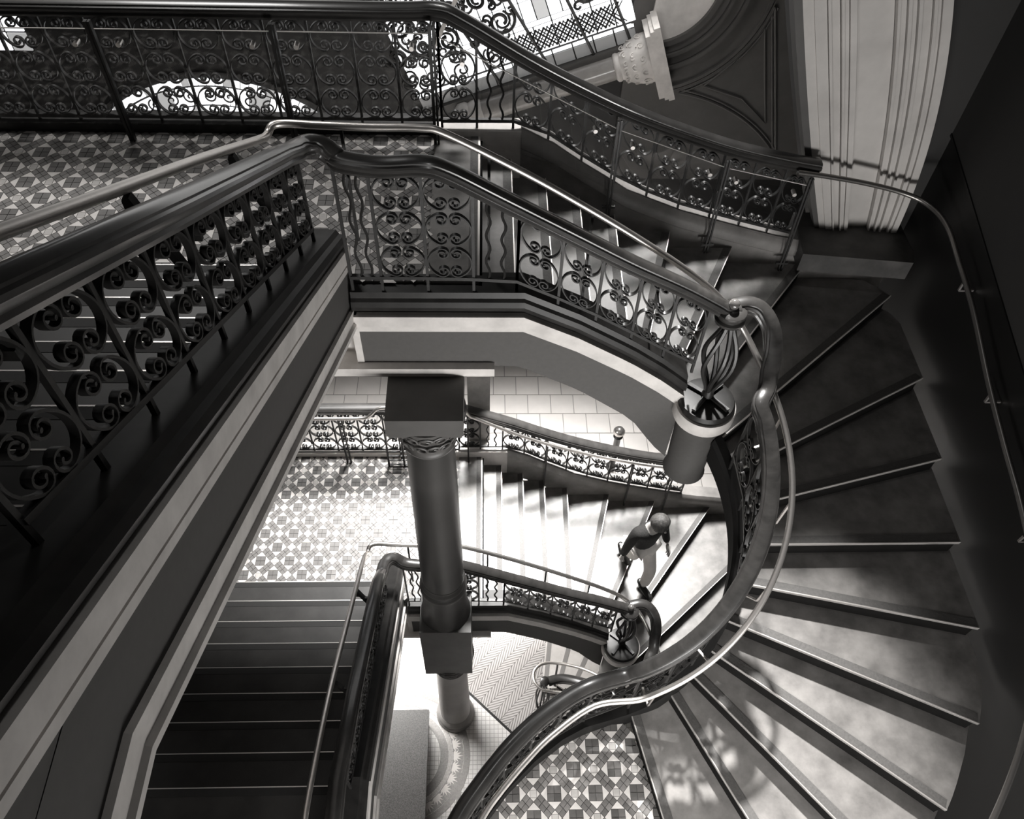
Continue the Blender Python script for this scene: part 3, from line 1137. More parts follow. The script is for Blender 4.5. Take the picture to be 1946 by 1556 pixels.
# ------------------------------------------------------------------ steel handrails
def steel_inner(T, nm, X, pz, y_top, deg_end):
    up = nm == 'upper'
    e = thing('steel_handrail', 'slim steel handrail beside the %s wooden rail, curving with the stair' % nm, 'handrail', (X, 3.75, T + 0.9), 'steel handrails')
    p = [(X, y, pz(y) + 0.93 - 0.06) for y in (y_top - 0.3, y_top, 2.0, 2.8)] + [(X, 3.5, pz(3.5) + 0.86), (X, 3.68, T + 0.995), (X + 0.02, 3.745, T + 1.008), (X + 0.09, 3.77, T + 1.006), (-0.877, 3.76, T + 1.005), (-0.6, 3.75, T + 1.002),
         (-0.334, 3.75, T + 1.0), (-0.2, 3.75, T + 0.965), (0.225, 3.75, T + 0.723), (0.55, 3.75, T + 0.515), (0.866, 3.75, T + 0.30), (1.233, 3.75, T + 0.03), (1.50, 3.735, T - 0.20), (1.70, 3.65, T - 0.42)]
    p += [(CC.x + 1.05 * math.cos(math.radians(d)), CC.y + 1.05 * math.sin(math.radians(d)), wind_z(T, d, 0.84)) for d in range(34, int(deg_end) - 1, -8)]
    if up:
        p += [(0.738, 1.754, HH + 0.94), (0.443, 1.568, HH + 0.94), (0.263, 1.405, HH + 0.94), (0.09, 1.218, HH + 0.94), (-0.027, 1.064, HH + 0.94), (-0.2, 0.75, HH + 0.94)]
    mb = MB()
    mb.tube(cr(p, 6), 0.021, 14)
    obj('tube', mb, steel, e, True)
    # brackets
    for y in (1.1, 2.1, 3.1):
        if y < y_top:
            continue
        z = pz(y) + 0.86
        mb = MB()
        mb.bar((X, y, z - 0.02), (X + 0.10, y, z - 0.34), 0.035, 0.025)
        mb.bar((X, y, z - 0.03), (X, y, z - 0.12), 0.03, 0.03)
        mb.bar((X + 0.05, y, z - 0.18), (X + 0.19, y, z - 0.18), 0.02, 0.03)
        obj('bracket', mb, iron, e)
    for x in (-0.75, 0.02, 0.62, 1.1):
        z = T + interp([(-0.334, 1.0), (-0.2, 0.965), (0.225, 0.723), (0.866, 0.30), (1.233, 0.03)], x)
        mb = MB()
        mb.bar((x, 3.75, z - 0.015), (x, 3.74, z - 0.75), 0.016, 0.016)
        mb.bar((x, 3.74, z - 0.3), (x, 3.62, z - 0.3), 0.016, 0.016)
        obj('bracket', mb, iron, e)
    for d in (20, -5, -30, -55, -80):
        if d < deg_end:
            continue
        a = math.radians(d)
        z = wind_z(T, d, 0.84)
        mb = MB()
        c0 = Vector((CC.x + 1.05 * math.cos(a), CC.y + 1.05 * math.sin(a), z - 0.015))
        c1 = Vector((CC.x + 1.03 * math.cos(a), CC.y + 1.03 * math.sin(a), z - 0.3))
        c2 = Vector((CC.x + 0.9 * math.cos(a), CC.y + 0.9 * math.sin(a), z - 0.3))
        mb.bar(c0, c1, 0.014, 0.014)
        mb.bar(c1, c2, 0.014, 0.014)
        obj('bracket', mb, steel, e)
    return e


steel_inner(TU, 'upper', -1.12, pz_u, 0.7, -88)
steel_inner(TL, 'lower', -1.13, pz_l, 1.2, -70)
# steel rail of the lower far balustrade (with its step up) and down the outer flight
e = thing('steel_handrail', 'slim steel handrail with a step up in front of the far lower balustrade', 'handrail', (-1.2, 5.4, 1.0), 'steel handrails')
mb = MB()
p = [(-2.9, 5.38, 0.86), (-1.8, 5.38, 0.86), (-1.35, 5.38, 0.87), (-1.25, 5.38, 0.93), (-1.15, 5.4, 1.02), (-0.9, 5.4, 1.04), (-0.35, 5.4, 1.04), (-0.24, 5.4, 1.0), (-0.17, 5.4, 0.88), (-0.05, 5.4, 0.8), (0.25, 5.4, 0.60), (0.6, 5.4, 0.40), (1.0, 5.4, 0.215), (1.4, 5.4, 0.06), (1.9, 5.4, -0.09), (2.4, 5.4, -0.2)]
mb.tube(cr(p, 6), 0.019, 10)
obj('tube', mb, steel, e, True)
for x, zt in ((-1.62, 0.86), (-1.58, 0.86), (-0.98, 1.0), (-0.2, 0.9), (0.72, 0.33), (1.78, -0.06), (2.3, -0.18)):
    mb = MB()
    mb.bar((x, 5.38, zt - 0.02), (x, 5.38, max(zt - 0.95, -0.02 if x < 0 else -3)), 0.018, 0.018)
    obj('post', mb, iron, e)
# folded steel gate resting by the balustrade
e = thing('folding_ladder', 'small black metal rack with rungs standing at the sunlit landing balustrade', 'rack', (-1.0, 5.33, 0))
for x in (-1.13, -0.95, -0.72):
    mb = MB()
    mb.bar((x, 5.33, 0), (x, 5.37, 0.62), 0.022, 0.022)
    obj('rack_post', mb, iron, e)
for z in (0.02, 0.1, 0.18, 0.26):
    mb = MB()
    mb.bar((-1.13, 5.33 + z * 0.06, z + 0.01), (-0.72, 5.33 + z * 0.06, z + 0.01), 0.02, 0.012)
    obj('rung', mb, iron, e)

# wall handrail on the right-hand side
e = thing('wall_handrail', 'thin wall handrail curving round the dark right-hand wall', 'handrail', (3.5, 4, 3.9), 'steel handrails')
mb = MB()
p = [(2.35, 5.1, 4.33), (2.6, 5.12, 4.28), (2.95, 5.14, 4.2), (3.25, 5.12, 4.13), (3.42, 5.02, 4.10), (3.5, 4.8, 4.08), (3.5, 4.45, 4.02), (3.5, 4.05, 3.93), (3.5, 3.51, 3.75), (3.5, 3.07, 3.63), (3.5, 2.66, 3.53), (3.5, 2.2, 3.36), (3.45, 1.75, 3.12), (3.35, 1.45, 2.95), (3.2, 1.15, 2.78), (3.0, 0.85, 2.6), (2.7, 0.5, 2.4)]
mb.tube(cr(p, 6), 0.02, 12)
obj('tube', mb, mat('dull_steel', 0.3, 0.35, metal=0.9), e, True)
for y, z in ((4.3, 3.98), (3.45, 3.73), (2.5, 3.46)):
    mb = MB()
    mb.bar((3.5, y, z - 0.02), (3.5, y, z - 0.09), 0.014, 0.014)
    mb.bar((3.5, y, z - 0.09), (3.61, y, z - 0.09), 0.014, 0.014)
    obj('bracket', mb, steel, e)
# ground newel with looping steel rail
e = thing('newel', 'short iron newel with a wooden ball at the foot of the ground-floor steps', 'newel', (0.72, 3.45, TG), 'newels')
mb = MB()
mb.lathe((0.735, 3.47, TG + 0.95), [(0.01, 0), (0.05, 0.02), (0.065, 0.06), (0.05, 0.1), (0.01, 0.12)], 20)
obj('ball_finial', mb, wood, e, True)
for i in range(5):
    a = 2 * PI * i / 5
    mb = MB()
    mb.tube([(0.72 + (0.02 + 0.06 * math.sin(PI * j / 10)) * math.cos(a), 3.45 + (0.02 + 0.06 * math.sin(PI * j / 10)) * math.sin(a), TG + 0.95 * j / 10) for j in range(11)], 0.012, 6)
    obj('basket_strap', mb, iron, e, True)
e = thing('handrail', 'short curved wooden rail at the foot of the ground-floor steps', 'handrail', (0.9, 3.45, TG + 0.9), 'wooden handrails')
mb = MB()
mb.sweep(cr([(0.78, 3.47, TG + 1.0), (0.95, 3.49, TG + 1.03), (1.15, 3.42, TG + 1.12), (1.4, 3.28, TG + 1.3), (1.6, 3.1, TG + 1.5)], 6), PROF)
obj('rail', mb, wood, e, smooth=28)
balustrade('short black scroll balustrade beside the ground-floor steps', [(0.82, 3.45, TG + 0.2), (1.08, 3.42, TG + 0.3), (1.3, 3.3, TG + 0.5), (1.5, 3.15, TG + 0.7)], 0.58, 2, 0.2, (1.1, 3.4, TG), wavy=(0,), group='scroll balustrades')
e = thing('steel_handrail', 'steel handrail looping round the ground-floor newel', 'handrail', (0.7, 3.5, TG + 0.9), 'steel handrails')
mb = MB()
p = [(1.5, 3.36, TG + 1.25), (1.367, 3.51, TG + 1.12), (1.177, 3.633, TG + 1.02), (0.915, 3.717, TG + 0.95), (0.72, 3.71, TG + 0.95), (0.62, 3.63, TG + 0.95), (0.605, 3.53, TG + 0.95), (0.635, 3.45, TG + 0.95), (0.71, 3.385, TG + 0.95), (0.85, 3.355, TG + 0.96), (1.0, 3.315, TG + 1.0), (1.25, 3.2, TG + 1.15)]
mb.tube(cr(p, 6), 0.019, 10)
obj('tube', mb, steel, e, True)
mb = MB()
mb.bar((0.915, 3.717, TG + 0.94), (0.92, 3.7, TG), 0.02, 0.02)
obj('post', mb, iron, e)


# ------------------------------------------------------------------ glass safety panels
def pane(label, a, b, z0a, z1a, z0b, z1b, group):
    a, b = Vector(a), Vector(b)
    d = (b - a).normalized()
    n = Vector((-d.y, d.x)) * 0.004
    e = thing('glass_panel', label, 'glass panel', (a.x, a.y, z0a), group)
    vs = []
    for s in (-1, 1):
        for p, z in ((a, z0a), (b, z0b), (b, z1b), (a, z1a)):
            q = p + n * s
            vs.append((q.x, q.y, z))
    mb = MB()
    mb.add(vs, [(0, 1, 2, 3), (7, 6, 5, 4), (0, 4, 5, 1), (1, 5, 6, 2), (3, 2, 6, 7), (0, 3, 7, 4)])
    obj('pane', mb, glass, e)
    mb = MB()
    mb.bar((a.x, a.y, z1a), (b.x, b.y, z1b), 0.008, 0.005)
    obj('polished_edge', mb, glass_edge, e)
    for f in (0.12, 0.88):
        p = a.lerp(b, f)
        zt = z1a + (z1b - z1a) * f
        mb = MB()
        mb.lathe((p.x, p.y, zt - 0.09), [(0.016, -0.03), (0.016, 0.03)], 10, axis=(-d.y, d.x, 0))
        obj('clamp', mb, steel, e)


for i, (xa, xb) in enumerate(((-3.4, -2.5), (-2.47, -1.36), (-1.33, -0.36))):
    pane('clear glass safety panel before the far upper balustrade, %s' % ('left end', 'in the middle', 'beside the threshold slab')[i], (xa, 5.08), (xb, 5.08), TU + 0.12, TU + 0.80, TU + 0.12, TU + 0.80, 'glass panels on the far upper balustrade')
for i, x in enumerate((-2.485, -1.345, -0.345)):
    mb = MB()
    mb.box(x - 0.02, x + 0.0, 5.05, 5.085, TU, TU + 0.86)
    mb.box(x + 0.006, x + 0.02, 5.05, 5.085, TU, TU + 0.86)
    tag(obj('steel_post', mb, iron), 'slim black post between the far upper glass panels, %s' % ('left one', 'middle one', 'right one')[i], 'post', 'glass panel posts')
for i, (xa, xb) in enumerate(((-0.3, 0.93), (0.97, 1.78), (1.82, 2.45))):
    f = lambda x: TU + interp(ROUT, x) - 0.12
    g = lambda x: TU + interp(BOUT, x) - 0.02
    pane('clear sloping glass panel on the outer upper flight, %s' % ('by the landing', 'middle of three', 'by the arch')[i], (xa, 5.10), (xb, 5.10), g(xa), f(xa), g(xb), f(xb), 'glass panels on the outer flight')
for i, x in enumerate((0.95, 1.80, 2.47)):
    zt, zb = TU + interp(ROUT, x), TU + interp(BOUT, x) - 0.3
    mb = MB()
    mb.bar((x - 0.012, 5.09, zt - 0.05), (x - 0.012, 5.05, zb), 0.012, 0.02)
    mb.bar((x + 0.012, 5.09, zt - 0.05), (x + 0.012, 5.05, zb), 0.012, 0.02)
    mb.bar((x - 0.05, 5.055, zb + 0.08), (x + 0.05, 5.055, zb + 0.08), 0.02, 0.02)
    tag(obj('steel_post', mb, iron), 'double black steel post on the outer flight, %s' % ('highest', 'second from the landing', 'lowest, at the arch')[i], 'post', 'outer flight posts')

# ------------------------------------------------------------------ columns
AX = (-0.40, 3.40)


def column(zb, zt, label, ped):
    e = thing('column', label, 'column', (AX[0], AX[1], zb), 'columns')
    c = (AX[0], AX[1], 0)
    if ped:
        mb = MB()
        mb.box(AX[0] - 0.255, AX[0] + 0.255, 3.15, 3.62, -0.66, 0.32)
        obj('pedestal', mb, mat('brown_stone', 0.075, 0.5, var=0.2, scale=4, bump=0.04), e)
        mb = MB()
        mb.lathe(c, [(0.25, 0.32), (0.235, 0.40), (0.215, 0.46), (0.21, zb)], 36)
        obj('pedestal_drum', mb, MATS['brown_stone'], e, smooth=40)
    mb = MB()
    rb = 0.25 if not ped else 0.225
    mb.lathe(c, [(rb - 0.02, zb - 0.02), (rb, zb + 0.01), (rb, zb + 0.05), (rb - 0.012, zb + 0.07), (rb - 0.02, zb + 0.08), (rb - 0.012, zb + 0.10), (rb - 0.012, zb + 0.13), (rb - 0.025, zb + 0.15), (0.2, zb + 0.19)], 40)
    obj('base_mouldings', mb, MATS['brown_stone'] if ped else mat('pale_stone_base', 0.28, 0.5, var=0.15, scale=3), e, smooth=40)
    mb = MB()
    mb.lathe(c, [(0.197, zb + 0.18), (0.196, zb + 0.5), (0.178, zt - 0.55), (0.178, zt - 0.52)], 40)
    obj('shaft', mb, mat('grey_stone_shaft', 0.04, 0.42, var=0.18, scale=3) if ped else mat('pale_stone_shaft', 0.32, 0.5, var=0.12, scale=3), e, smooth=60)
    mb = MB()
    mb.lathe(c, [(0.18, zt - 0.54), (0.195, zt - 0.53), (0.198, zt - 0.515), (0.185, zt - 0.50), (0.19, zt - 0.46), (0.205, zt - 0.38), (0.235, zt - 0.28), (0.262, zt - 0.2), (0.262, zt - 0.17)], 40)
    cap = obj('capital', mb, MATS['brown_stone'], e, smooth=50)
    # carved leaf scrolls around the bell
    lf = MB()
    pts = [(0.06 * (1 - 0.72 * t) * math.cos(7 * t + 0.6), 0.06 * (1 - 0.72 * t) * math.sin(7 * t + 0.6)) for t in [i / 20 for i in range(21)]]
    lf.tube([(x, -0.004, z) for x, z in pts], 0.010, 6)
    lm = lf.mesh('carved_leaf', MATS['brown_stone'], True)
    for i in range(16):
        for row in range(2):
            a = 2 * PI * (i + 0.5 * row) / 16
            z = zt - 0.25 - 0.14 * row
            r = 0.245 if row == 0 else 0.212
            o = link('carved_leaf', lm, cap, (AX[0] + r * math.cos(a), AX[1] + r * math.sin(a), z))
            o.rotation_euler = (0.25, 0, a + PI / 2)
            if i % 2:
                o.scale = (-1, 1, 1)
    mb = MB()
    mb.box(AX[0] - 0.255, AX[0] + 0.255, AX[1] - 0.25, AX[1] + 0.2, zt - 0.17, zt)
    mb.box(AX[0] - 0.245, AX[0] + 0.245, AX[1] - 0.24, AX[1] + 0.2, zt - 0.2, zt - 0.17)
    obj('abacus', mb, MATS['brown_stone'], e)


column(0.88, TU - 0.75, 'tall round stone column with carved capital standing in the stairwell', True)
column(TG, -0.66, 'pale lower stone column on the bright mosaic ground floor', False)

# ------------------------------------------------------------------ walls
mb = MB()
mb.box(-7, 7.5, 10.5, 10.7, TG, 3.6)
wf = tag(obj('wall_far', mb, wall_dk), 'dark far wall with arched windows beyond the upper balustrade', 'wall', kind='structure')
# right wall with black dado and brown upper part
mb = MB()
mb.box(3.62, 3.75, -2.0, 5.6, TG, 8.0)
wr = tag(obj('wall_right', mb, wall_bl), 'dark wall on the right with a black dado and brown upper part', 'wall', kind='structure')
mb = MB()
q = [(-2.0, 2.67), (5.6, 4.46), (5.6, 8.0), (-2.0, 8.0)]
n0 = len(mb.v)
mb.add([(3.61, y, z) for y, z in q] + [(3.64, y, z) for y, z in q], [(0, 1, 2, 3)[::-1], (4, 5, 6, 7), (0, 4, 5, 1), (1, 5, 6, 2), (2, 6, 7, 3), (3, 7, 4, 0)])
obj('upper_wall_panel', mb, wall_br, wr)
mb = MB()
mb.bar((3.605, -2.0, 2.67), (3.605, 5.6, 4.46), 0.012, 0.02)
obj('dado_rail', mb, wall_bl, wr)

# arch jamb with mouldings on the right of the upper flight
LFT = [(3.2 + 0.05 * i, 2.75 - 0.42 * (3.2 + 0.05 * i - 3.73) + 0.02 * (3.2 + 0.05 * i - 3.73) ** 2) for i in range(70)]
RGT = [(3.2 + 0.05 * i, 3.43 - 0.0135 * (3.2 + 0.05 * i - 3.57) - 0.0948 * (3.2 + 0.05 * i - 3.57) ** 2) for i in range(70)]
aj = thing('trim_1', 'pale moulded arch jamb rising from the stone plinth at the right', 'arch', (3.1, 5.3, 3.6), kind='structure')
zz = [3.3 + 0.1 * i for i in range(32)]


def jamb(f0, f1, y0, m, y1=5.46):
    mb = MB()
    vs, fs = [], []
    for z in zz:
        l, r = interp(LFT, z), interp(RGT, z)
        a, b = l + (r - l) * f0, l + (r - l) * f1
        vs += [(a, y1, z), (a, y0, z), (b, y0, z), (b, y1, z)]
    for i in range(len(zz) - 1):
        for a in range(3):
            fs.append((4 * i + a, 4 * i + a + 1, 4 * i + 5 + a, 4 * i + 4 + a))
    mb.add(vs, fs)
    obj('moulding', mb, m, aj, smooth=20)


MW = mat('pale_arch_plaster', 0.5, 0.6, var=0.12, scale=3, bump=0.03)
jamb(-0.06, 0.0, 5.30, panel_m)
for f0, f1, y in ((0.0, 0.075, 5.30), (0.075, 0.16, 5.285), (0.165, 0.185, 5.27), (0.19, 0.25, 5.30), (0.255, 0.275, 5.265), (0.28, 0.31, 5.285), (0.315, 0.36, 5.27), (0.365, 0.385, 5.31),
                  (0.385, 0.63, 5.325), (0.635, 0.655, 5.27), (0.66, 0.70, 5.29), (0.705, 0.73, 5.26), (0.735, 0.77, 5.285), (0.775, 0.80, 5.255), (0.805, 0.87, 5.28), (0.875, 0.9, 5.25), (0.905, 0.925, 5.262), (0.93, 1.0, 5.245)):
    jamb(f0, f1, y, MW)
mb = MB()
vs, fs = [], []
for z in zz:
    l = interp(LFT, z) - 0.03
    vs += [(l, 5.46, z), (l, 5.75, z), (3.75, 5.75, z), (3.75, 5.46, z)]
for i in range(len(zz) - 1):
    for a in range(4):
        b = (a + 1) % 4
        fs.append((4 * i + a, 4 * i + b, 4 * i + 4 + b, 4 * i + 4 + a))
mb.add(vs, fs)
obj('jamb_core', mb, wall_br, aj)
mb = MB()
mb.prism([(2.58, 4.98), (3.46, 4.88), (3.5, 5.0), (3.5, 5.5), (2.62, 5.5)], 3.45, 3.63)
tag(obj('stone_plinth', mb, mat('brown_plinth_stone', 0.05, 0.5, var=0.4, scale=6, bump=0.05)), 'dark stone plinth block carrying the pale arch jamb', 'plinth')


# ------------------------------------------------------------------ lit lunette window in the far wall
def arc_pts(c, r, a0, a1, n):
    return [(c[0] + r * math.cos(math.radians(a0 + (a1 - a0) * i / n)), c[1] + r * math.sin(math.radians(a0 + (a1 - a0) * i / n))) for i in range(n + 1)]


LC, LR = (-3.83, -0.48), 2.35
w1 = thing('window_1', 'lit arched window with leaded panes glowing behind the far balustrade', 'window', (LC[0], 10.4, 0.9), kind='structure')


def sector(c, r0, r1, a0, a1, n=6):
    return arc_pts(c, r1, a0, a1, n) + arc_pts(c, r0, a1, a0, n)


mb = MB()
mb.wallprism(arc_pts(LC, LR + 0.06, 35, 145, 40), 10.46, 10.5)
obj('window_frame', mb, lead_m, w1)
for ring, (r0, r1, n) in enumerate(((LR - 0.13, LR - 0.02, 36), (LR - 0.42, LR - 0.15, 14), (LR - 0.56, LR - 0.44, 24))):
    for i in range(n):
        a0, a1 = 38 + 104 * i / n, 38 + 104 * (i + 1) / n
        if r1 <= r0:
            continue
        mb = MB()
        g = 0.35 / (r0)
        mb.wallprism(sector(LC, r0 + 0.006, r1 - 0.006, a0 + g, a1 - g, 3), 10.44, 10.46)
        obj('pane', mb, pane_w if (i + ring) % 5 else pane_g, w1)
for i in range(7):
    a0, a1 = 45 + 90 * i / 7, 45 + 90 * (i + 1) / 7
    mb = MB()
    mb.wallprism(sector(LC, 1.25, LR - 0.58, a0 + 0.4, a1 - 0.4, 4), 10.44, 10.46)
    obj('pane', mb, pane_w, w1)


def curl(cx, cz, r, turns, a0, sgn=1, n=24, r1=0.15):
    return [(cx + r * (1 - (1 - r1) * i / n) * math.cos(a0 + sgn * turns * 2 * PI * i / n), cz + r * (1 - (1 - r1) * i / n) * math.sin(a0 + sgn * turns * 2 * PI * i / n)) for i in range(n + 1)]


for i in range(13):
    a = math.radians(45 + 90 * i / 12)
    mb = MB()
    cx, cz = LC[0] + (LR - 0.285) * math.cos(a), LC[1] + (LR - 0.285) * math.sin(a)
    mb.tube([(x, 10.432, z) for x, z in curl(cx, cz, 0.10, 1.4, a, 1 if i % 2 else -1)], 0.012, 5)
    obj('lead_scroll', mb, lead_m, w1)

# ------------------------------------------------------------------ far arched bay: column, arch, panelled spandrel and leaded window
U = Vector((2.38, 0, 0.89)).normalized()            # along the engaged column
V = Vector((-U.z, 0, U.x))                            # towards the window
B0 = Vector((-0.13, 10.32, 1.45))
cb = thing('engaged_column', 'sloping polished engaged column with carved capital below the leaded window', 'column', tuple(B0), 'columns')
mb = MB()
mb.lathe(B0, [(0.17, -0.25), (0.21, -0.2), (0.21, -0.1), (0.18, -0.06), (0.2, 0.0), (0.2, 0.06), (0.17, 0.12)], 28, axis=U)
obj('column_base', mb, mat('pale_stone', 0.55, 0.5, var=0.15, scale=6), cb, smooth=40)
mb = MB()
mb.lathe(B0, [(0.16, 0.1), (0.16, 2.0)], 28, axis=U)
obj('shaft', mb, mat('polished_shaft', 0.3, 0.2, var=0.2, scale=3), cb, smooth=60)
mb = MB()
mb.lathe(B0, [(0.17, 2.0), (0.195, 2.02), (0.2, 2.05), (0.185, 2.08), (0.21, 2.12), (0.26, 2.2), (0.31, 2.32), (0.33, 2.42), (0.33, 2.48)], 28, axis=U)
cp = obj('capital', mb, MATS['pale_stone'], cb, smooth=45)
for row in range(3):
    for i in range(12):
        a = 2 * PI * (i + 0.5 * (row % 2)) / 12
        r = (0.235, 0.285, 0.325)[row]
        h = (2.16, 2.27, 2.39)[row]
        m = MB()
        N = V.cross(U)
        rad = (V * math.cos(a) + N * math.sin(a))
        tn = (-V * math.sin(a) + N * math.cos(a))
        c = B0 + U * h + rad * r
        m.tube([c + tn * x + U * z for x, z in curl(0, 0, 0.055, 1.3, i, 1 if i % 2 else -1, 14)], 0.011, 5)
        obj('carved_leaf', m, MATS['pale_stone'], cp, True)


def uv(u, v):
    p = B0 + U * u + V * v
    return (p.x, p.z)


imp = MB()
for u0, u1, hv in ((2.48, 2.55, 0.43), (2.55, 2.6, 0.47), (2.6, 2.68, 0.5)):
    imp.wallprism([uv(u0, -hv), uv(u1, -hv), uv(u1, hv + 0.05), uv(u0, hv + 0.05)], 9.95, 10.5)
obj('impost_block', imp, MATS['pale_stone'], cb)

# spandrel wall with arch mouldings (a shallow relief on the far wall)
ar = thing('trim_2', 'dark arch mouldings around a pale tympanum, with a three-sided sunk panel, on the far wall', 'arch', (3.0, 10.4, 2.0), kind='structure')
AC = (2.15, 3.30)
mb = MB()
mb.wallprism([(1.9, 0.3), (5.2, 0.3), (5.2, 3.6), (1.9, 3.6)], 10.40, 10.5)
obj('spandrel', mb, panel_m, ar)
mb = MB()
mb.wallprism(arc_pts((2.2, 3.22), 0.78, -95, 30, 30) + [(2.2, 3.6)], 10.36, 10.42)
obj('tympanum', mb, mat('lit_plaster', 0.62, 0.6, var=0.1), ar)
for r0, r1, y in ((0.80, 0.87, 10.30), (0.88, 0.98, 10.33), (0.99, 1.03, 10.29), (1.04, 1.16, 10.34), (1.17, 1.22, 10.31), (1.23, 1.30, 10.36), (1.50, 1.545, 10.36), (1.56, 1.58, 10.37)):
    mb = MB()
    mb.wallprism(sector(AC, r0, r1, -76, 28, 40), y, 10.42)
    obj('arch_moulding', mb, panel_m, ar, smooth=25)


def ribline(pts, wd, y):
    m = MB()
    m.tube([(x, y, z) for x, z in pts], wd, 6)
    obj('panel_bead', m, panel_m, ar, True)


tri = arc_pts((2.25, -0.8), 2.59, 82, 36, 20)
for off, wd in ((0.0, 0.022), (0.05, 0.014)):
    t2 = arc_pts((2.25, -0.8), 2.59 + off, 80, 37, 20)
    ribline(t2, wd, 10.39)
    ribline([(4.36 - off, 0.72), (3.72 - off * 0.8, 2.95)], wd, 10.39)
    ribline(arc_pts(AC, 1.60 + off, -70, -12, 20), wd, 10.39)
inn = [(3.03, 1.86), (3.35, 2.2), (3.66, 2.69), (3.85, 2.0), (4.05, 1.29), (3.6, 1.68), (3.03, 1.86)]
ribline(inn, 0.018, 10.39)
mb = MB()
q0 = [(4.12, 3.1), (4.5, 1.92), (4.8, 0.72), (4.88, 0.3)]
mb.wallprism(q0 + [(x + 0.07, z) for x, z in q0[::-1]], 10.3, 10.42)
obj('edge_rib', mb, MATS['pale_stone'], ar)

# leaded window above the engaged column
w2 = thing('window_2', 'bright leaded stained-glass window with scrolls and an interlace border, beyond the handrail', 'window', (0.9, 10.4, 2.6), kind='structure')
mb = MB()
mb.wallprism([uv(-0.95, 0.15), uv(2.45, 0.15), uv(2.45, 2.6), uv(-0.95, 2.6)], 10.42, 10.5)
obj('window_frame', mb, lead_m, w2)


def qpane(u0, u1, v0, v1, m, y=10.395, g=0.010):
    b = MB()
    b.wallprism([uv(u0 + g, v0 + g), uv(u1 - g, v0 + g), uv(u1 - g, v1 - g), uv(u0 + g, v1 - g)], y, 10.43)
    obj('pane', b, m, w2)


for i in range(11):                                 # tinted border row and its bright fillet
    u0 = -0.7 + i * 0.28
    qpane(u0, u0 + 0.28, 0.24, 0.42, pane_d)
    qpane(u0, u0 + 0.28, 0.42, 0.48, pane_w)
for i in range(6):                                  # the main lights
    u0 = -0.7 + i * 0.52
    for j, (v0, v1) in enumerate(((0.5, 0.86), (0.86, 0.93), (0.93, 1.5), (1.5, 2.1))):
        if j in (0,):
            for k in range(2):
                qpane(u0 + 0.26 * k, u0 + 0.26 * k + 0.26, v0, v1, pane_w)
        elif j == 1:
            qpane(u0, u0 + 0.52, v0, v1, pane_w)
        else:
            for k in range(3):
                for l in range(2):
                    qpane(u0 + 0.52 / 3 * k, u0 + 0.52 / 3 * (k + 1), v0 + (v1 - v0) / 2 * l, v0 + (v1 - v0) / 2 * (l + 1), pane_g if (i * 7 + k * 5 + l * 3 + j) % 11 == 0 else pane_w, g=0.009)


def leadline(pts, r=0.011):
    m = MB()
    m.tube([(uv(a, b)[0], 10.385, uv(a, b)[1]) for a, b in pts], r, 5)
    obj('lead_scroll', m, lead_m, w2)


for i in range(14):                                 # interlace border of crossing straps
    u0 = 0.6 + i * 0.11
    for sg in (-1, 1):
        leadline([(u0 - 0.02, 0.68 - sg * 0.14), (u0 + 0.22, 0.68 + sg * 0.14)], 0.012)
        leadline([(u0 + 0.03, 0.68 - sg * 0.14), (u0 + 0.27, 0.68 + sg * 0.14)], 0.007)
rnd = random.Random(3)
for i in range(9):                                  # acanthus scrolls: nested curls with small tendrils
    for j in range(3):
        u0, v0 = -0.72 + i * 0.37 + 0.18 * (j % 2), 1.08 + j * 0.36
        if 1.0 < u0 < 1.5 and v0 < 1.2:
            continue
        R0 = 0.15 + 0.05 * rnd.random()
        a0, sg = rnd.random() * 6, rnd.choice((-1, 1))
        leadline(curl(u0, v0, R0, 1.25, a0, sg, 26, 0.25), 0.024)
        leadline(curl(u0, v0, R0 * 0.72, 0.8, a0 + 0.5, sg, 16, 0.3), 0.016)
        for q in range(3):
            an = a0 + q * 2.1
            leadline(curl(u0 + R0 * math.cos(an), v0 + R0 * math.sin(an), 0.075, 0.9, an + 2.5, -sg, 12, 0.3), 0.017)
for i in range(14):
    u0, v0 = -0.75 + rnd.random() * 1.3, 0.5 + rnd.random() * 0.45
    leadline(curl(u0, v0, 0.08 + 0.07 * rnd.random(), 1.2, rnd.random() * 6, rnd.choice((-1, 1)), 18, 0.2), 0.014)
for a, b in (((0.0, 2.2), (0.5, 0.1)), ((0.75, 2.2), (1.2, 0.1)), ((1.45, 2.2), (1.8, 0.1)), ((2.05, 2.2), (2.3, 0.12))):
    leadline([a, b], 0.022)
mb = MB()
mb.wallprism([uv(-0.9, 0.12), uv(2.5, 0.12), uv(2.5, 0.24), uv(-0.9, 0.24)], 10.33, 10.45)
obj('window_sill', mb, panel_m, w2)
mb = MB()
p0, p1 = uv(-0.2, 1.05), uv(0.95, 2.15)
mb.bar((p0[0], 10.37, p0[1]), (p1[0], 10.37, p1[1]), 0.05, 0.05)
obj('glazing_bar', mb, MATS['pale_stone'], w2)

w3 = thing('window_3', 'small lit leaded window at the far left edge beyond the upper balustrade', 'window', (-6.6, 10.4, 2.2), kind='structure')
mb = MB()
mb.box(-7.0, -5.95, 10.45, 10.5, 2.2, 3.3)
obj('window_frame', mb, lead_m, w3)
for i in range(4):
    for j in range(4):
        mb = MB()
        mb.box(-6.98 + i * 0.26, -6.745 + i * 0.26, 10.43, 10.46, 2.22 + j * 0.26, 2.455 + j * 0.26)
        obj('pane', mb, pane_w if (i + j) % 3 else pane_g, w3)

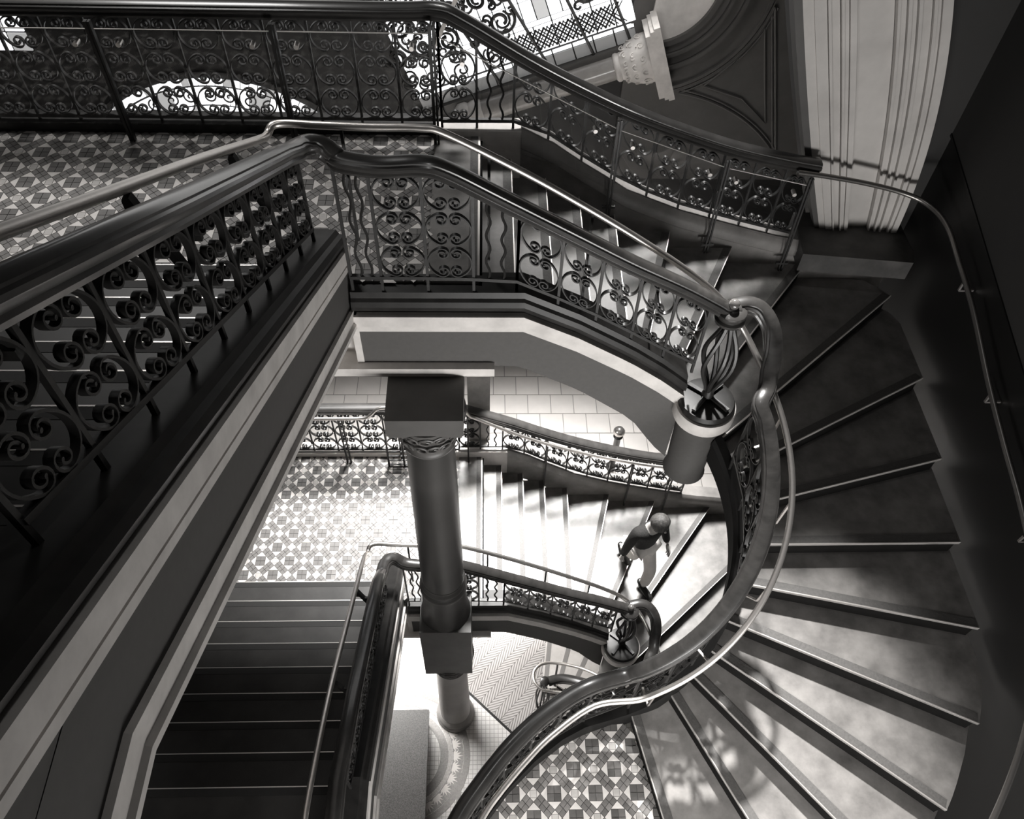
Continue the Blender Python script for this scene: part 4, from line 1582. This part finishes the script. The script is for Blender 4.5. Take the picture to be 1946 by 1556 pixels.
# ball-topped post on the ground floor beyond the lower flight
e = thing('ball_post', 'short post with a polished ball on the pale floor beyond the lower flight', 'post', (2.05, 7.3, TG))
mb = MB()
mb.lathe((2.05, 7.3, TG), [(0.09, 0), (0.09, 0.03), (0.05, 0.05), (0.05, 0.85), (0.075, 0.88), (0.05, 0.91)], 20)
obj('post_shaft', mb, iron, e, smooth=40)
mb = MB()
mb.lathe((2.05, 7.3, TG + 0.91), [(0.02, 0), (0.06, 0.02), (0.09, 0.07), (0.09, 0.11), (0.06, 0.16), (0.01, 0.18)], 20)
obj('ball_finial', mb, mat('steel_ball', 0.35, 0.25, metal=0.8), e, smooth=60)


# ------------------------------------------------------------------ walking person
def skin_mesh(name, pts, edges, m, parent, root=0, sub=2):
    me = bpy.data.meshes.new(name)
    me.from_pydata([p[:3] for p in pts], edges, [])
    o = link(name, me, parent)
    md = o.modifiers.new('skin', 'SKIN')
    md.use_smooth_shade = True
    for i, p in enumerate(pts):
        d = me.skin_vertices[0].data[i]
        r = p[3]
        d.radius = r if isinstance(r, tuple) else (r, r)
        d.use_root = i == root
    s = o.modifiers.new('sub', 'SUBSURF')
    s.levels = s.render_levels = sub
    me.materials.append(m)
    return o


FX, FY, FZ = 1.93, 4.27, -7 * R_          # front foot on step 11
RX, RY, RZ = 1.70, 4.66, -6 * R_          # rear foot on step 12
fw = Vector((0.45, -0.89, 0)).normalized()   # walking direction
rt = Vector((fw.y, -fw.x, 0))                # the person's right-hand side... (-0.89,-0.45)
H = Vector((1.80, 4.42, 0))


def at(b, f, s, z):
    p = b + fw * f + rt * s
    return (p.x, p.y, z)


ps = thing('person', 'person in a dark knitted top and white trousers walking down the lower curved flight', 'person', (1.82, 4.45, FZ))
hipz, shz = FZ + 0.93, FZ + 1.42
pel = at(H, -0.02, 0, hipz)
hl, hr_ = at(H, -0.02, -0.09, hipz - 0.02), at(H, -0.02, 0.09, hipz - 0.02)
Ff = Vector((FX, FY, FZ))
Rf = Vector((RX, RY, RZ))
kneeF = (Vector(hl) + Ff) / 2 + fw * 0.09
kneeF.z = FZ + 0.50
kneeR = (Vector(hr_) + Rf) / 2 + fw * 0.10
kneeR.z = RZ + 0.45
ankF = Ff + Vector((0, 0, 0.09)) - fw * 0.03
ankR = Rf + Vector((0, 0, 0.13)) - fw * 0.05
chest = at(H, 0.04, 0, FZ + 1.25)
neck = at(H, 0.08, 0, FZ + 1.47)
head = at(H, 0.15, 0, FZ + 1.60)
crown = at(H, 0.16, 0, FZ + 1.70)
sl, sr = at(H, 0.04, -0.19, shz), at(H, 0.04, 0.19, shz)
el, er = at(H, 0.0, -0.25, FZ + 1.14), at(H, 0.02, 0.25, FZ + 1.14)
wl, wr_ = at(H, 0.12, -0.26, FZ + 0.92), at(H, 0.0, 0.27, FZ + 0.90)
body = [(*pel, (0.13, 0.10)), (*chest, (0.15, 0.11)), (*neck, 0.055), (*head, (0.075, 0.088)), (*crown, (0.05, 0.06)), (*sl, 0.06), (*el, 0.042), (*wl, 0.03), (*sr, 0.06), (*er, 0.042), (*wr_, 0.03),
        (*hl, 0.085), (*kneeF, 0.058), (*ankF, 0.038), (*hr_, 0.085), (*kneeR, 0.058), (*ankR, 0.038)]
skin_mesh('body', body, [(0, 1), (1, 2), (2, 3), (3, 4), (1, 5), (5, 6), (6, 7), (1, 8), (8, 9), (9, 10), (0, 11), (11, 12), (12, 13), (0, 14), (14, 15), (15, 16)], skin_m, ps)
top = [(*at(H, -0.02, 0, hipz + 0.02), (0.165, 0.125)), (*at(H, 0.02, 0, FZ + 1.1), (0.155, 0.12)), (*chest, (0.175, 0.125)), (*at(H, 0.06, 0, FZ + 1.42), (0.09, 0.07)), (*sl, 0.075), (*el, 0.058), (*(Vector(wl) * 0.92 + Vector(el) * 0.08), 0.043), (*sr, 0.075), (*er, 0.058), (*(Vector(wr_) * 0.92 + Vector(er) * 0.08), 0.043)]
skin_mesh('knitted_top', top, [(0, 1), (1, 2), (2, 3), (2, 4), (4, 5), (5, 6), (2, 7), (7, 8), (8, 9)], cloth_d, ps)
tr = [(*at(H, -0.02, 0, hipz + 0.02), (0.15, 0.115)), (*hl, 0.1), (*kneeF, 0.078), (*(ankF + Vector((0, 0, 0.05))), 0.066), (*hr_, 0.1), (*kneeR, 0.078), (*(ankR + Vector((0, 0, 0.05))), 0.066)]
skin_mesh('trousers', tr, [(0, 1), (1, 2), (2, 3), (0, 4), (4, 5), (5, 6)], cloth_w, ps)
for f, a in ((Ff, 0.0), (Rf, 0.35)):
    d = fw * math.cos(a) - Vector((0, 0, math.sin(a)))
    h0 = f - fw * 0.09 + Vector((0, 0, 0.05 + 0.09 * math.sin(a)))
    sh = [(*h0, (0.045, 0.045)), (*(h0 + d * 0.10), (0.045, 0.045)), (*(h0 + d * 0.19), (0.047, 0.036)), (*(h0 + d * 0.25), (0.035, 0.028)), (*(h0 + Vector((0, 0, 0.09))), 0.045)]
    skin_mesh('shoe', sh, [(0, 1), (1, 2), (2, 3), (0, 4)], shoe_m, ps)
hd = Vector(head)
mb = MB()
hax = (Vector((0, 0, 1)) - fw * 0.55).normalized()
mb.lathe(hd + Vector((0, 0, 0.045)) - fw * 0.012, [(0.085, -0.075), (0.1, -0.03), (0.104, 0.0), (0.1, 0.035), (0.085, 0.065), (0.06, 0.085), (0.03, 0.097), (0.004, 0.1)], 20, axis=hax)
obj('hair', mb, hair_m, ps, smooth=60)
# face: nose, ears
mb = MB()
nz = hd + fw * 0.088 + Vector((0, 0, 0.0))
mb.tube([nz + Vector((0, 0, 0.03)) - fw * 0.01, nz + fw * 0.012, nz + fw * 0.004 - Vector((0, 0, 0.012))], [0.008, 0.013, 0.009], 8)
obj('nose', mb, skin_m, ps, True)
for s in (-1, 1):
    mb = MB()
    c = hd + rt * 0.082 * s - fw * 0.005
    mb.tube([c + Vector((0, 0, 0.03)), c + rt * 0.01 * s, c - Vector((0, 0, 0.028))], [0.012, 0.018, 0.01], 8)
    obj('ear', mb, skin_m, ps, True)
# hands: palm, four fingers and a thumb in one chain mesh each
for w, e_, s in ((Vector(wl), Vector(el), -1), (Vector(wr_), Vector(er), 1)):
    d = (w - e_).normalized()
    pts = [(*w, 0.026), (*(w + d * 0.05), (0.034, 0.018)), (*(w + d * 0.085), (0.036, 0.016))]
    ed = [(0, 1), (1, 2)]
    for i, L in enumerate((0.06, 0.07, 0.066, 0.05)):
        o_ = fw * (0.024 - 0.016 * i)
        b = len(pts)
        pts += [(*(w + d * 0.10 + o_), 0.0085), (*(w + d * (0.10 + L * 0.55) + o_ - rt * s * 0.012), 0.008), (*(w + d * (0.10 + L) + o_ - rt * s * 0.034), 0.007)]
        ed += [(2, b), (b, b + 1), (b + 1, b + 2)]
    b = len(pts)
    pts += [(*(w + d * 0.06 + fw * 0.036), 0.011), (*(w + d * 0.10 + fw * 0.045 - rt * s * 0.015), 0.009)]
    ed += [(1, b), (b, b + 1)]
    skin_mesh('hand', pts, ed, skin_m, ps, 1, 1)

for o in bpy.data.objects:
    if '_b' in o:
        del o['_b']
